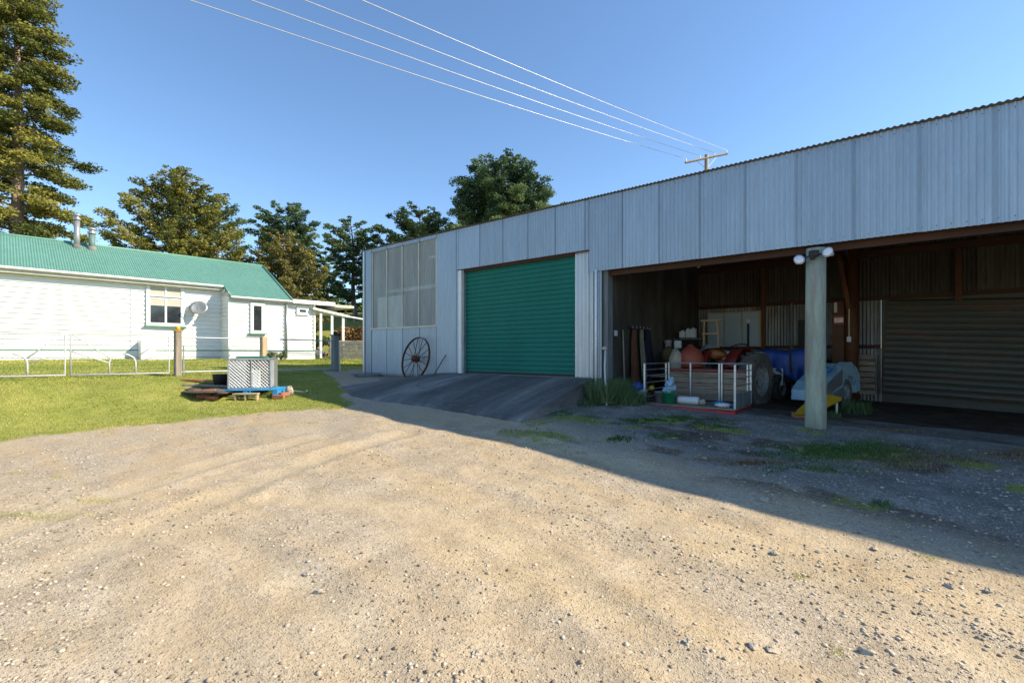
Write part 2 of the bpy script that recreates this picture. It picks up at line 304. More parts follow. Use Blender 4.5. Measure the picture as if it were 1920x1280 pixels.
# ------------------------------------------------------------------ mesh builder
class MB:
    def __init__(s): s.v = []; s.f = []; s.tone = []
    def quad(s, a, b, c, d, tone=1.): s.poly((a, b, c, d), tone)
    def poly(s, pts, tone=1.):
        n = len(s.v); s.v += [tuple(p) for p in pts]; s.tone += [tone]*len(pts); s.f.append(tuple(range(n, n+len(pts))))
        return s
    def mesh(s, vs, fs, tone=1.):
        n = len(s.v); s.v += [tuple(p) for p in vs]; s.tone += [tone]*len(vs); s.f += [tuple(i+n for i in f) for f in fs]; return s
    def box(s, c, d, rot=None, tone=1., bev=0.):
        x, y, z = (q/2 for q in d)
        if bev and min(x, y, z) > bev*1.2:
            vs = []
            for sx in (-1, 1):
                for sy in (-1, 1):
                    for sz in (-1, 1):
                        vs += [(sx*x, sy*(y-bev), sz*(z-bev)), (sx*(x-bev), sy*y, sz*(z-bev)), (sx*(x-bev), sy*(y-bev), sz*z)]
            I = lambda sx, sy, sz, k: ((sx > 0)*4+(sy > 0)*2+(sz > 0))*3+k
            fs = []
            for q in (-1, 1):
                fs.append([I(q, -1, -1, 0), I(q, q, -q, 0) if False else I(q, 1, -1, 0), I(q, 1, 1, 0), I(q, -1, 1, 0)][::q])
                fs.append([I(-1, q, -1, 1), I(-1, q, 1, 1), I(1, q, 1, 1), I(1, q, -1, 1)][::q])
                fs.append([I(-1, -1, q, 2), I(1, -1, q, 2), I(1, 1, q, 2), I(-1, 1, q, 2)][::q])
            for a in (-1, 1):
                for b in (-1, 1):
                    fs.append([I(a, b, -1, 0), I(a, b, 1, 0), I(a, b, 1, 1), I(a, b, -1, 1)])
                    fs.append([I(a, -1, b, 0), I(a, 1, b, 0), I(a, 1, b, 2), I(a, -1, b, 2)])
                    fs.append([I(-1, a, b, 1), I(1, a, b, 1), I(1, a, b, 2), I(-1, a, b, 2)])
                    for e in (-1, 1): fs.append([I(a, b, e, 0), I(a, b, e, 1), I(a, b, e, 2)])
        else:
            vs = [(sx*x, sy*y, sz*z) for sx in (-1, 1) for sy in (-1, 1) for sz in (-1, 1)]
            fs = [(0, 1, 3, 2), (4, 6, 7, 5), (0, 4, 5, 1), (2, 3, 7, 6), (0, 2, 6, 4), (1, 5, 7, 3)]
        if rot is not None:
            Mx = rot if isinstance(rot, Matrix) else Matrix.Rotation(rot, 3, 'Z')
            vs = [Mx @ Vector(p) for p in vs]
        return s.mesh([(p[0]+c[0], p[1]+c[1], p[2]+c[2]) for p in vs], fs, tone)
    def span(s, x0, x1, y0, y1, z0, z1, bev=0., tone=1.):
        return s.box(((x0+x1)/2, (y0+y1)/2, (z0+z1)/2), (abs(x1-x0), abs(y1-y0), abs(z1-z0)), None, tone, bev)
    def tube(s, pts, r, n=8, tone=1., caps=True):
        pts = [Vector(p) for p in pts]; rs = r if isinstance(r, (list, tuple)) else [r]*len(pts)
        vs = []; prev = None
        for i, p in enumerate(pts):
            d = (pts[min(i+1, len(pts)-1)]-pts[max(i-1, 0)]).normalized()
            if prev is None:
                up = Vector((0, 0, 1)) if abs(d.z) < .9 else Vector((1, 0, 0))
                a = d.cross(up).normalized()
            else:
                a = (prev-d*prev.dot(d)).normalized()
            prev = a; b = d.cross(a)
            for k in range(n):
                t = 2*math.pi*k/n; vs.append(p+(a*math.cos(t)+b*math.sin(t))*rs[i])
        fs = [(i*n+k, i*n+(k+1) % n, (i+1)*n+(k+1) % n, (i+1)*n+k) for i in range(len(pts)-1) for k in range(n)]
        if caps: fs += [tuple(range(n))[::-1], tuple(range((len(pts)-1)*n, len(pts)*n))]
        return s.mesh(vs, fs, tone)
    def lathe(s, prof, c=(0, 0, 0), n=20, rot=None, sx=1., sy=1., tone=1., caps=True):
        vs = []
        for (r, z) in prof:
            for k in range(n):
                t = 2*math.pi*k/n; p = Vector((r*math.cos(t)*sx, r*math.sin(t)*sy, z))
                if rot is not None: p = rot @ p
                vs.append(p+Vector(c))
        m = len(prof)
        fs = [(i*n+k, i*n+(k+1) % n, (i+1)*n+(k+1) % n, (i+1)*n+k) for i in range(m-1) for k in range(n)]
        if caps: fs += [tuple(range(n))[::-1], tuple(range((m-1)*n, m*n))]
        return s.mesh(vs, fs, tone)
    def torus(s, c, Rr, r, rot=None, n=36, m=8):
        pts = []
        for i in range(n):
            for k in range(m):
                t = 2*math.pi*i/n; u = 2*math.pi*k/m
                p = Vector(((Rr+r*math.cos(u))*math.cos(t), (Rr+r*math.cos(u))*math.sin(t), r*math.sin(u)))
                if rot is not None: p = rot @ p
                pts.append(p+Vector(c))
        fs = [(i*m+k, ((i+1) % n)*m+k, ((i+1) % n)*m+(k+1) % m, i*m+(k+1) % m) for i in range(n) for k in range(m)]
        return s.mesh(pts, fs)
    def blob(s, c, r, seed=0, n=12, m=8, amp=.15, rot=None, tone=1.):
        rr = random.Random(seed); ph = [rr.uniform(0, 6.28) for _ in range(6)]
        vs = []
        for i in range(m+1):
            th = math.pi*i/m
            for k in range(n):
                f = 2*math.pi*k/n
                w = 1+amp*(math.sin(2*f+ph[0])*math.sin(3*th+ph[1])+.6*math.sin(5*f+ph[2])*math.sin(2*th+ph[3])+.4*math.sin(7*f+4*th+ph[4]))
                p = Vector((r[0]*math.sin(th)*math.cos(f)*w, r[1]*math.sin(th)*math.sin(f)*w, r[2]*math.cos(th)*w))
                if rot is not None: p = rot @ p
                vs.append(p+Vector(c))
        fs = [(i*n+k, (i+1)*n+k, (i+1)*n+(k+1) % n, i*n+(k+1) % n) for i in range(m) for k in range(n)]
        return s.mesh(vs, fs, tone)
    def corr(s, a, b, z0, z1, axis, off, pitch=.0762, amp=.0125, per=10, sheet_tones=(0.86, 1.02), seg=6, zf=None, lap=.007, rng=None, taper=None, rows=1):
        """corrugated sheets in a vertical plane. axis 'x': runs along x at y=off; 'y': runs along y at x=off. z0,z1 may be functions."""
        rng = rng or R; w = pitch*per; k = 0; x = a
        Z0 = z0 if callable(z0) else (lambda q: z0); Z1 = z1 if callable(z1) else (lambda q: z1)
        while x < b-1e-4:
            e = min(x+w, b); tn = rng.uniform(*sheet_tones); nn = max(2, int(round((e+.018-x)/pitch*seg)))
            vs = []; dz = rng.uniform(-.004, .004)
            for i in range(nn+1):
                q = x+(min(e+.018, b)-x)*i/nn
                o = amp*math.sin(2*math.pi*(q-a)/pitch) + lap*(q-x)/w - (lap if False else 0)
                z_0, z_1 = Z0(q)+dz, Z1(q)
                for j in range(rows+1):
                    z = z_0+(z_1-z_0)*j/rows
                    vs.append((q, off-o, z) if axis == 'x' else (off+o, q, z))
            r1 = rows+1
            fs = [(i*r1+j, (i+1)*r1+j, (i+1)*r1+j+1, i*r1+j+1) for i in range(nn) for j in range(rows)]
            s.mesh(vs, fs, tn)
            if off and lap: s.tone[-2*r1 if nn < 8 else -4*r1:] = [tn*.82]*(2*r1 if nn < 8 else 4*r1)  # lap shadow and dirt put into the tone: last strip of each sheet darker
            x = e; k += 1
        return s
    def build(s, name, m, parent=None, smooth=False, solid=0.):
        me = bpy.data.meshes.new(name); me.from_pydata(s.v, [], s.f); me.materials.append(m)
        ca = me.color_attributes.new("tone", 'FLOAT_COLOR', 'POINT')
        ca.data.foreach_set('color', np.repeat(np.array(s.tone, 'f'), 4))
        if smooth: me.polygons.foreach_set('use_smooth', [True]*len(me.polygons))
        me.update(); o = bpy.data.objects.new(name, me); COL.objects.link(o)
        if parent is not None:
            o.parent = parent
            o.matrix_parent_inverse = Matrix.Identity(4)
        if solid:
            md = o.modifiers.new('solid', 'SOLIDIFY'); md.thickness = solid; md.offset = 0
        return o
def fastmesh(name, V, F, m, tone=None, parent=None, smooth=False):
    """V (n,3), F (k,3 or 4) numpy"""
    me = bpy.data.meshes.new(name); k = F.shape[1]
    me.vertices.add(len(V)); me.vertices.foreach_set('co', V.astype('f').ravel())
    me.loops.add(F.size); me.loops.foreach_set('vertex_index', F.astype('i').ravel())
    me.polygons.add(len(F)); me.polygons.foreach_set('loop_start', np.arange(0, F.size, k, dtype='i'))
    if smooth: me.polygons.foreach_set('use_smooth', np.ones(len(F), bool))
    me.materials.append(m); me.update(calc_edges=True)
    if tone is not None:
        ca = me.color_attributes.new("tone", 'FLOAT_COLOR', 'POINT'); ca.data.foreach_set('color', np.repeat(tone.astype('f'), 4))
    o = bpy.data.objects.new(name, me); COL.objects.link(o)
    if parent is not None: o.parent = parent
    return o
def tag(o, label=None, cat=None, group=None, kind=None):
    if label: o['label'] = label
    if cat: o['category'] = cat
    if group: o['group'] = group
    if kind: o['kind'] = kind
    return o
def thing(name, label, cat, loc=(0, 0, 0), rz=0., group=None):
    o = bpy.data.objects.new(name, None); COL.objects.link(o); o.empty_display_size = .2
    o.location = loc; o.rotation_euler = (0, 0, rz); return tag(o, label, cat, group)
def dup(root, label=None, loc=None, rz=None):
    r = root.copy(); COL.objects.link(r)
    if loc is not None: r.location = loc
    if rz is not None: r.rotation_euler = (0, 0, rz)
    if label: r['label'] = label
    def kids(src, dst):
        for ch in [o for o in COL.objects if o.parent == src]:
            c = ch.copy(); COL.objects.link(c); c.parent = dst; kids(ch, c)
    kids(root, r); return r

# ------------------------------------------------------------------ terrain
LEY = [-8, .72, 1.54, 2.53, 3.66, 4.93, 5.26, 5.75, 6.05, 6.86, 7.5, 7.9]; LEX = [-10.8, -9.96, -9.75, -9.66, -9.33, -8.85, -8.65, -9.0, -9.51, -11.28, -12.9, -13.9]
def lawn_edge(y):                    # x of the border between yard and lawn
    return np.interp(y, LEY, LEX)
def graded(lo, hi, flo, fhi, st, g=1.13):
    a = list(np.arange(flo, fhi, st)); s = st; x = a[-1]
    while x < hi: s *= g; x += s; a.append(x)
    s = st; x = flo; b = []
    while x > lo: s *= g; x -= s; b.append(x)
    return np.array(b[::-1]+a)
gx = graded(-700, 500, -14.6, 2.6, .055); gy = graded(-60, 900, -1.0, 9.6, .055)
GX, GY = np.meshgrid(gx, gy)
def on_ground(px, py):
    Z = 6.0
    for _ in range(40):
        x, y = C2((px-960)/907*Z, Z); Z = .5*Z+.5*(CAMZ-G(x, y))*907/(py-661)
    return C2((px-960)/907*Z, Z)
TRK = [([(1290, 1279), (1170, 1170), (1060, 1080), (960, 1010), (860, 968), (700, 945), (520, 935)], .17), ([(1919, 1165), (1600, 1020), (1400, 940), (1200, 880), (1000, 835)], .20),
       ([(0, 1110), (250, 1000), (480, 905), (620, 852), (760, 815)], .20), ([(1919, 1265), (1650, 1130), (1400, 1035), (1150, 950), (900, 885)], .19), ([(0, 1000), (200, 930), (420, 862), (600, 820)], .18), ([(700, 1279), (640, 1150), (480, 1050), (300, 985)], .16)]
TRK = [([on_ground(*p) for p in pl], w) for pl, w in TRK]
def tracks(x, y):
    m = 0*x; e = 0*x; wob = .10*(fbm(x*1.1, y*1.1, 101, 2)-.5)
    for pl, w in TRK:
        d = np.full(np.shape(x), 99.)
        for (x0, y0), (x1, y1) in zip(pl[:-1], pl[1:]):
            L2 = (x1-x0)**2+(y1-y0)**2; u = np.clip(((x-x0)*(x1-x0)+(y-y0)*(y1-y0))/L2, 0, 1)
            d = np.minimum(d, np.hypot(x-x0-u*(x1-x0), y-y0-u*(y1-y0)))
        d = d+wob; m = np.maximum(m, np.exp(-np.abs(d/w)**3)); e = np.maximum(e, np.exp(-((d-w*1.45)/(w*.35))**2))
    k = np.clip(.35+1.3*fbm(x*.7, y*.7, 103, 3)-.3, 0, 1)
    return m*k, e*k
def relief(x, y):
    near = sm(60, 12, np.hypot(x, y))
    h = (fbm(x*.5, y*.5, 3, 3)-.5)*.10 + (fbm(x*2.2, y*2.2, 9, 3)-.5)*.035 + (fbm(x*9, y*9, 21, 2)-.5)*.012
    rut = (np.abs(np.sin((x*.12+y)*2.3+fbm(x*.35, y*.35, 5, 2)*4))**.7-.6)*.030*fbm(x*.3, y*.8, 15, 2)
    m, e = tracks(x, y) if np.ndim(x) or (abs(x) < 14 and -2 < y < 10) else (0, 0)
    return (h+rut)*near*(1-.6*m) - .016*m + .013*e
def ground_h(x, y): return gz(x, y)+relief(np.asarray(x, float), np.asarray(y, float))*1.0
def H(x, y): return float(ground_h(x, y))
# green patches on the yard: (px, py on the photo's ground, radius x, radius y, strength)
PATCH = [(*on_ground(px, py), a, b, s, kind) for px, py, a, b, s, kind in [
    (1590, 848, .95, .42, 1.0, 'g'), (1240, 790, .75, .30, .9, 'g'), (1250, 822, .35, .16, .7, 'g'), (1355, 801, .28, .12, .8, 'g'),
    (1150, 826, .3, .12, .7, 'g'), (1530, 880, .5, .14, .6, 'g'), (1410, 868, .5, .13, .75, 'd'), (1690, 808, .45, .10, .75, 'd'),
    (1330, 860, .3, .1, .5, 'd'), (1700, 862, .9, .35, .55, 'd'), (1900, 855, .5, .25, .6, 'd'), (1130, 745, .7, .4, .8, 'g'), (1060, 775, .4, .2, .5, 'g'), 
    (1655, 940, .10, .08, .8, 'g'), (60, 965, .55, .10, .5, 'y'), (180, 935, .28, .07, .5, 'y'), (110, 895, .12, .05, .5, 'y'), (30, 885, .15, .06, .5, 'y'),
    (1505, 1076, .06, .05, .6, 'y'), (1572, 1218, .05, .05, .7, 'y'), (780, 845, .10, .05, .4, 'y'), (940, 828, .14, .06, .5, 'y'), (580, 795, .12, .05, .4, 'y'),
    (1740, 1043, .10, .06, .6, 'y'), (380, 760, .6, .35, .9, 'd'), (1580, 765, .5, .15, .6, 'g')]]
def zones(x, y):
    e = lawn_edge(y)
    grass = sm(.55, -.75, x-e+.9*(fbm(x*1.5, y*1.5, 61, 3)-.5))*sm(8.0, 7.6, y+.0*x)
    grass = np.maximum(grass, sm(-13.6, -14.1, x))
    # bare strip by the shed's end and the ramp
    bare = sm(-14.0, -13.4, x)*sm(7.4, 7.9, y)*sm(9.4, 9.0, y)
    grass = grass*(1-bare)
    dirt = .12*bare + .42*sm(.9, .15, np.abs(x-e+.1))*sm(7.5, 6.5, y)*fbm(x*2, y*2, 63, 3)
    far = sm(-14.5, -15.5, x)
    for (cx, cy, a, b, s, k) in PATCH:
        # patches are long along the camera's right
        dx, dy = x-cx, y-cy; u = dx*.7744+dy*.6327; v = dx*FX+dy*FY
        g = s*np.exp(-((u/a)**2+(v/b)**2))
        if k in 'gy': grass = np.maximum(grass, g*(.85 if k == 'g' else .7))
        else: dirt = np.maximum(dirt, g)
    grass = np.maximum(grass, .36*sm(1.2, -.6, x-e)*(1-bare))
    yard = sm(4.6, 6.0, y)*sm(8.9, 8.6, y)*sm(-5.6, -4.6, x)
    grass = np.maximum(grass, yard*.62*sm(.50, .70, fbm(x*.9, y*1.4, 83, 4))); dirt = np.maximum(dirt, yard*.62*sm(.50, .66, fbm(x*.8+9, y*1.6, 87, 4)))
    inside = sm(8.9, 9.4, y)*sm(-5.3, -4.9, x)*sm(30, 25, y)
    dirt = np.maximum(dirt, .75*inside*fbm(x*1.1, y*1.1, 33, 3)*1.4); dirt = np.maximum(dirt, .95*inside*sm(10.0, 10.8, y))  # bay floor darkened with depth; its shade is put into the soil colour
    grey = sm(5.0, 8.0, y+.25*(x+4))*sm(-14.5, -12, x)  # shade before the shed put into the colour: greyer, darker gravel band
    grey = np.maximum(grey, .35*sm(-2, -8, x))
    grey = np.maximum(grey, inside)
    return grass, dirt, grey
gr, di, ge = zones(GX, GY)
Zs = ground_h(GX, GY)
nx, ny = len(gx), len(gy)
V = np.stack([GX, GY, Zs], -1).reshape(-1, 3)
idx = np.arange(nx*ny).reshape(ny, nx)
F = np.stack([idx[:-1, :-1], idx[:-1, 1:], idx[1:, 1:], idx[1:, :-1]], -1).reshape(-1, 4)
fc = V[F].mean(1); zc = fc[:, 0]*FX+fc[:, 1]*FY
is_hill = zc > 27
is_lawn = (~is_hill) & ((fc[:, 0] < lawn_edge(fc[:, 1])) | (fc[:, 0] < -13.9))
trk = tracks(GX, GY)[0].ravel()
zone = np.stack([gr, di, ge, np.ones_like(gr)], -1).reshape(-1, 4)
def terrain(name, mask, label, cat):
    f = F[mask]; u, inv = np.unique(f, return_inverse=True)
    o = fastmesh(name, V[u], inv.reshape(f.shape), M['ground'], smooth=True)
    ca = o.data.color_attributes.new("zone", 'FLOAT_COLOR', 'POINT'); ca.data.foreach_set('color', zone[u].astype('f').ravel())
    at = o.data.attributes.new('track', 'FLOAT', 'POINT'); at.data.foreach_set('value', trk[u].astype('f'))
    return tag(o, label, cat, kind='structure')
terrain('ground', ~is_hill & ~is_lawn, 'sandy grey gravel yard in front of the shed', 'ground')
terrain('lawn', is_lawn, 'short green lawn beside the yard and around the house', 'lawn')
terrain('hill', is_hill, 'grassy hill paddock rising behind the house', 'hill')

# loose stones
def stones(name, n, lo, hi, pos, label):
    ico = np.array([(0, 0, 1), (.894, 0, .447), (.276, .851, .447), (-.724, .526, .447), (-.724, -.526, .447), (.276, -.851, .447),
                    (.724, .526, -.447), (-.276, .851, -.447), (-.894, 0, -.447), (-.276, -.851, -.447), (.724, -.526, -.447), (0, 0, -1)])
    IF = np.array([(0, 1, 2), (0, 2, 3), (0, 3, 4), (0, 4, 5), (0, 5, 1), (1, 6, 2), (2, 7, 3), (3, 8, 4), (4, 9, 5), (5, 10, 1),
                   (2, 6, 7), (3, 7, 8), (4, 8, 9), (5, 9, 10), (1, 10, 6), (6, 11, 7), (7, 11, 8), (8, 11, 9), (9, 11, 10), (10, 11, 6)])
    x, y = pos(n); n = len(x)
    s = lo*(hi/lo)**(NR.rand(n)**3.2)
    vs = ico[None]*(1+.75*(NR.rand(n, 12, 3)-.5))*np.stack([s*(.8+.7*NR.rand(n)), s, s*(.35+.35*NR.rand(n))], -1)[:, None, :]
    a = NR.rand(n)*6.28; ca, sa = np.cos(a), np.sin(a)
    X = vs[..., 0]*ca[:, None]-vs[..., 1]*sa[:, None]; Y = vs[..., 0]*sa[:, None]+vs[..., 1]*ca[:, None]
    Vv = np.stack([X+x[:, None], Y+y[:, None], vs[..., 2]+(ground_h(x, y)+s*.12)[:, None]], -1).reshape(-1, 3)
    Ff = (IF[None]+(np.arange(n)*12)[:, None, None]).reshape(-1, 3)
    o = fastmesh(name, Vv, Ff, M['pebble'], np.repeat(NR.rand(n), 12))
    return tag(o, label, 'gravel', kind='stuff')
M['pebble'] = leaf('pebbles', (.40, .325, .24), (.56, .48, .38), (.19, .15, .11), 0.)
def pos_yard(n):
    # denser close to the camera, clumped
    Z = 1.6+8.5*NR.rand(n*3)**1.7; X = (NR.rand(n*3)*2.5-1.25)*Z
    x = X*.7744+Z*FX; y = X*.6327+Z*FY
    k = (fbm(x*.6, y*1.9, 55, 4)**3*4.2 > NR.rand(n*3)*.9) & (x > lawn_edge(y)+.2) & (y < 8.7)
    k &= ~((x < -4.9) & (y > 5.8)); k &= tracks(x, y)[0] < .35+.5*NR.rand(n*3)
    return x[k][:n], y[k][:n]
stones('loose_gravel', 30000, .0032, .017, pos_yard, 'loose small stones scattered over the yard')
big = [(598, 1112, .045), (1452, 1031, .05), (1640, 1025, .045), (1412, 1211, .05), (1445, 1215, .045), (1290, 1208, .035), (365, 927, .03), (1100, 971, .04),
       (1205, 1023, .03), (1270, 1022, .032), (1434, 936, .075), (1320, 858, .05), (1535, 1030, .03), (1780, 1092, .05), (1855, 1100, .045), (1625, 1222, .05), (575, 1080, .035), (895, 1225, .04)]
rk = ['pale flat stone in the sunlit yard left of centre', 'grey stone in the sun just below the shadow edge', 'pale stone right on the shadow edge near the yard bottom',
      'larger rounded pale stone low in the yard right of centre', 'brown broken stone touching the larger rounded pale one', 'small stone left of the rounded pale pair',
      'dark small stone alone on the left of the yard', 'flat stone below the shadow edge near the picture centre', 'small stone left of a similar one in the sunlit middle', 'small stone right of a similar one in the sunlit middle',
      'brown stone in the shade right of centre', 'white stone in the shade below the tray', 'small pale stone between shade edge and yard bottom', 'angular stone in the sun near the right edge',
      'grey stone in the sun nearest the right edge', 'long flat stone low on the right of the yard', 'brown stone just above the pale flat one', 'grey stone at the bottom middle of the yard']
for (px, py, s), lb in zip(big, rk):
    x, y = on_ground(px, py); b = MB(); s *= .72; b.blob((0, 0, 0), (s*1.1, s*.8, s*.5), seed=px, n=8, m=5, amp=.28)
    o = b.build('stone', M['stone'], smooth=False); o.location = (x, y, H(x, y)+s*.15); o.rotation_euler = (0, 0, px*.7)
    tag(o, lb, 'stone', 'larger stones lying in the yard')

# grass blades
def blades(name, x, y, h, w, m, label, cat='grass', z=None, kind='stuff', lean=.5, parent=None):
    n = len(x); a = NR.rand(n)*6.28; hh = h*(.5+NR.rand(n)); ww = w*(.6+.8*NR.rand(n))
    z0 = ground_h(x, y)-.004 if z is None else z
    dx, dy = np.cos(a)*ww, np.sin(a)*ww; b = NR.rand(n)*6.28; l = lean*hh*NR.rand(n)
    p0 = np.stack([x-dx, y-dy, z0], -1); p1 = np.stack([x+dx, y+dy, z0], -1); p2 = np.stack([x+np.cos(b)*l, y+np.sin(b)*l, z0+hh], -1)
    Vv = np.stack([p0, p1, p2], 1).reshape(-1, 3); Ff = np.arange(n*3).reshape(-1, 3)
    tn = np.clip(.5+1.5*(fbm(x*.9, y*.9, 71, 4)-.5)+.5*(NR.rand(n)-.5), 0, 1)
    o = fastmesh(name, Vv, Ff, m, np.repeat(tn, 3), parent)
    return tag(o, label, cat, kind=kind) if parent is None else o
n = 230000
x = -8.2-NR.rand(n)**1.4*17; y = -4+NR.rand(n)*20
g_, d_, _ = zones(x, y)
k = (g_+.9*(fbm(x*3, y*3, 41, 4)-.5) > .52) & ((x < -13.4) | (y < 8.9))
x, y = x[k], y[k]; dist = np.hypot(x, y)
blades('grass', x, y, .010+.0010*dist, .003+.0006*dist, M['grass'], 'short sunlit grass of the lawn')
xs, ys = [], []
for (cx, cy, a, b, s, kk) in PATCH:
    if kk != 'g' or cx < -8: continue
    m_ = int(2200*a*b*s*6)+50; u = NR.randn(m_)*a*.62; v = NR.randn(m_)*b*.62
    xs.append(cx+u*.7744+v*FX); ys.append(cy+u*.6327+v*FY)
n = 26000; x = -5.2+8*NR.rand(n); y = 4.8+4*NR.rand(n); g_ = zones(x, y)[0]; k = NR.rand(n) < np.clip(g_*1.3-.35, 0, .5); xs.append(x[k]); ys.append(y[k])
x, y = np.concatenate(xs), np.concatenate(ys); k = (fbm(x*5, y*5, 91, 3) > .42) & ((x > -5.0) | (y < 8.7))
blades('weeds', x[k], y[k], .036, .006, M['weed'], 'low green weeds growing in patches on the shaded yard', 'weeds')
xs, ys = [], []
for (cx, cy, a, b, s, kk) in PATCH:
    if kk != 'y': continue
    m_ = int(5000*a*b*s*6)+25; u = NR.randn(m_)*a*.6; v = NR.randn(m_)*b*.6
    xs.append(cx+u*.7744+v*FX); ys.append(cy+u*.6327+v*FY)
blades('sparse_grass', np.concatenate(xs), np.concatenate(ys), .016, .0028, M['grass'], 'sparse yellowish grass sprigs in the sunlit gravel', 'grass', lean=1.2)
xs, ys = [], []
for (cx, cy, a, b, s, kk) in PATCH:
    if kk != 'd' or cx < -8: continue
    m_ = int(1500*a*b*s*6)+50; u = NR.randn(m_)*a*.55; v = NR.randn(m_)*b*.55
    xs.append(cx+u*.7744+v*FX); ys.append(cy+u*.6327+v*FY)
blades('dry_grass', np.concatenate(xs), np.concatenate(ys), .035, .004, M['dry'], 'dry brown grass lying in patches on the shaded yard', 'dry grass', lean=1.6)
def tuft(px, py, rad_, h, n, label, m='tuft', at=None):
    cx, cy = at or on_ground(px, py); r = rad_*np.sqrt(NR.rand(n)); a = NR.rand(n)*6.28
    x = r*np.cos(a); y = r*np.sin(a); t = thing('grass_tuft', label, 'grass tuft', (cx, cy, H(cx, cy)), group='tall tufts of grass along the shed')
    z = np.full(n, -.01)
    blades('leaf', x, y, h, .008, M[m], None, z=z, lean=.9, parent=t)['kind'] = 'stuff'
    return t

# ------------------------------------------------------------------ the shed
YF = 8.93; YB = 14.95; XL = -13.36; XR = 9.5; XW = -4.90      # facade, back, left end, right end, bay's side wall
ZTOP_F = 4.73; ZTOP_B = 4.15; FLOOR = .975
shed = thing('farm_shed', 'long grey corrugated iron shed with a green roller door and an open bay', 'shed', (0, 0, 0))
x_wl, x_wr = fx(697), fx(819); x_dl, x_dr = fx(868), fx(1075); x_jr = fx(1105)
ztop = lambda q: ZTOP_F
zs = fz(760, 613)          # window sill height
# cladding: below window, left strip, right strip, header, fascia
b = MB()
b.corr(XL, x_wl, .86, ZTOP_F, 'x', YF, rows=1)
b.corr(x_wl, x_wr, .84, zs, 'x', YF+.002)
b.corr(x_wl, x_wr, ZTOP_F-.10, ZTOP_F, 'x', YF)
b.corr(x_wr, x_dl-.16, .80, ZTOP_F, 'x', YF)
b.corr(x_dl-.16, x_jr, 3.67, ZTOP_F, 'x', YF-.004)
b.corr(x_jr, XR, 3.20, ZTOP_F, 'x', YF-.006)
for k in range(int((XR-x_jr)/.1524)):
    xx = x_jr+.019+k*.1524
    for zz in (3.26, 4.66): b.lathe([(.0085, 0), (.006, .004), (.001, .006)], (xx, YF-.0215, zz), 6, Matrix.Rotation(rad(90), 3, 'X'), tone=.3)
for k in range(int((x_jr-XL)/.1524)):
    xx = XL+.019+k*.1524
    b.lathe([(.0085, 0), (.006, .004), (.001, .006)], (xx, YF-.0195, 4.66), 6, Matrix.Rotation(rad(90), 3, 'X'), tone=.3)
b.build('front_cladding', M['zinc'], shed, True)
b = MB(); b.corr(x_dr, fx(1112), .72, 3.72, 'x', YF+.07, amp=.024, pitch=.10); b.build('jamb_cladding', M['zinc_new'], shed, True)
b = MB(); b.corr(fx(1112), XW, .45, 3.24, 'x', YF+.02, pitch=.05, per=6); b.build('corner_cladding', M['zinc'], shed, True)
b = MB(); b.corr(YF, YB, .7, lambda q: ZTOP_F-(ZTOP_F-ZTOP_B)*(q-YF)/(YB-YF), 'y', XL); b.build('end_cladding', M['zinc'], shed, True)
b = MB()
b.span(XL-.03, XL+.055, YF-.035, YF-.02, .86, ZTOP_F-.02); b.span(XL-.03, XL-.016, YF-.02, YF+.08, .86, ZTOP_F-.02)
b.build('corner_flashing', M['zinc_new'], shed)
b = MB(); b.corr(XR-.1, XR, .0, 3.2, 'x', YF); b.corr(YF, YB, -.4, 4.2, 'y', XR); b.build('far_end_cladding', M['zinc_old'], shed, True)
# roof
b = MB(); q = XL-.06; seg = .0762/6; n = int((XR+.12-q)/seg); vs = []
for i in range(n+1):
    xx = q+i*seg; o = .0095*math.sin(2*math.pi*i/6)
    vs += [(xx, YF-.075, ZTOP_F+.018+o), (xx, YB+.1, ZTOP_B+.018+o)]
b.mesh(vs, [(2*i, 2*i+2, 2*i+3, 2*i+1) for i in range(n)]); b.build('roof', M['roof_zinc'], shed, True, solid=.0012)
b = MB(); b.span(XL+.01, x_dl-.2, YF+.0, YF+.3, .3, .895); b.build('footing', M['concrete'], shed)
# window
for i in range(4):
    x0 = x_wl+.05+(x_wr-x_wl-.05)*i/4; x1 = x_wl+.05+(x_wr-x_wl-.05)*(i+1)/4-.03
    b = MB(); b.corr(x0, x1, zs+.03, ZTOP_F-.06, 'x', YF+.03, sheet_tones=(1, 1)); w = b.build('window_pane', M['fibre'], shed, True)
b = MB()
for i in range(5):
    x0 = x_wl+.035+(x_wr-x_wl-.05)*i/4; b.span(x0-.022, x0+.022, YF-.012, YF+.016, zs+.02, ZTOP_F-.12)
b.span(x_wl-.02, x_wr+.02, YF-.03, YF+.02, zs-.035, zs+.02)
b.build('window_frame', M['gutter'], shed)
xb0, xb1 = fx(706), fx(757)
b = MB(); b.span(xb0, xb1, YF+.042, YF+.05, fz(730, 614), fz(730, 555)); b.build('window_board', M['white_paint'], shed)
b = MB(); b.span(XL+.05, x_wr+1, YF+1.2, YF+1.25, .8, 4.5); b.build('partition', M['concrete'], shed)
b = MB(); b.span(x_wl, x_wr, YF+.45, YF+.75, fz(760, 540), fz(760, 536)+.04); b.span(fx(795), fx(817), YF+.2, YF+.22, fz(805, 481), fz(805, 476)); b.build('inner_shelf', M['white_paint'], shed)
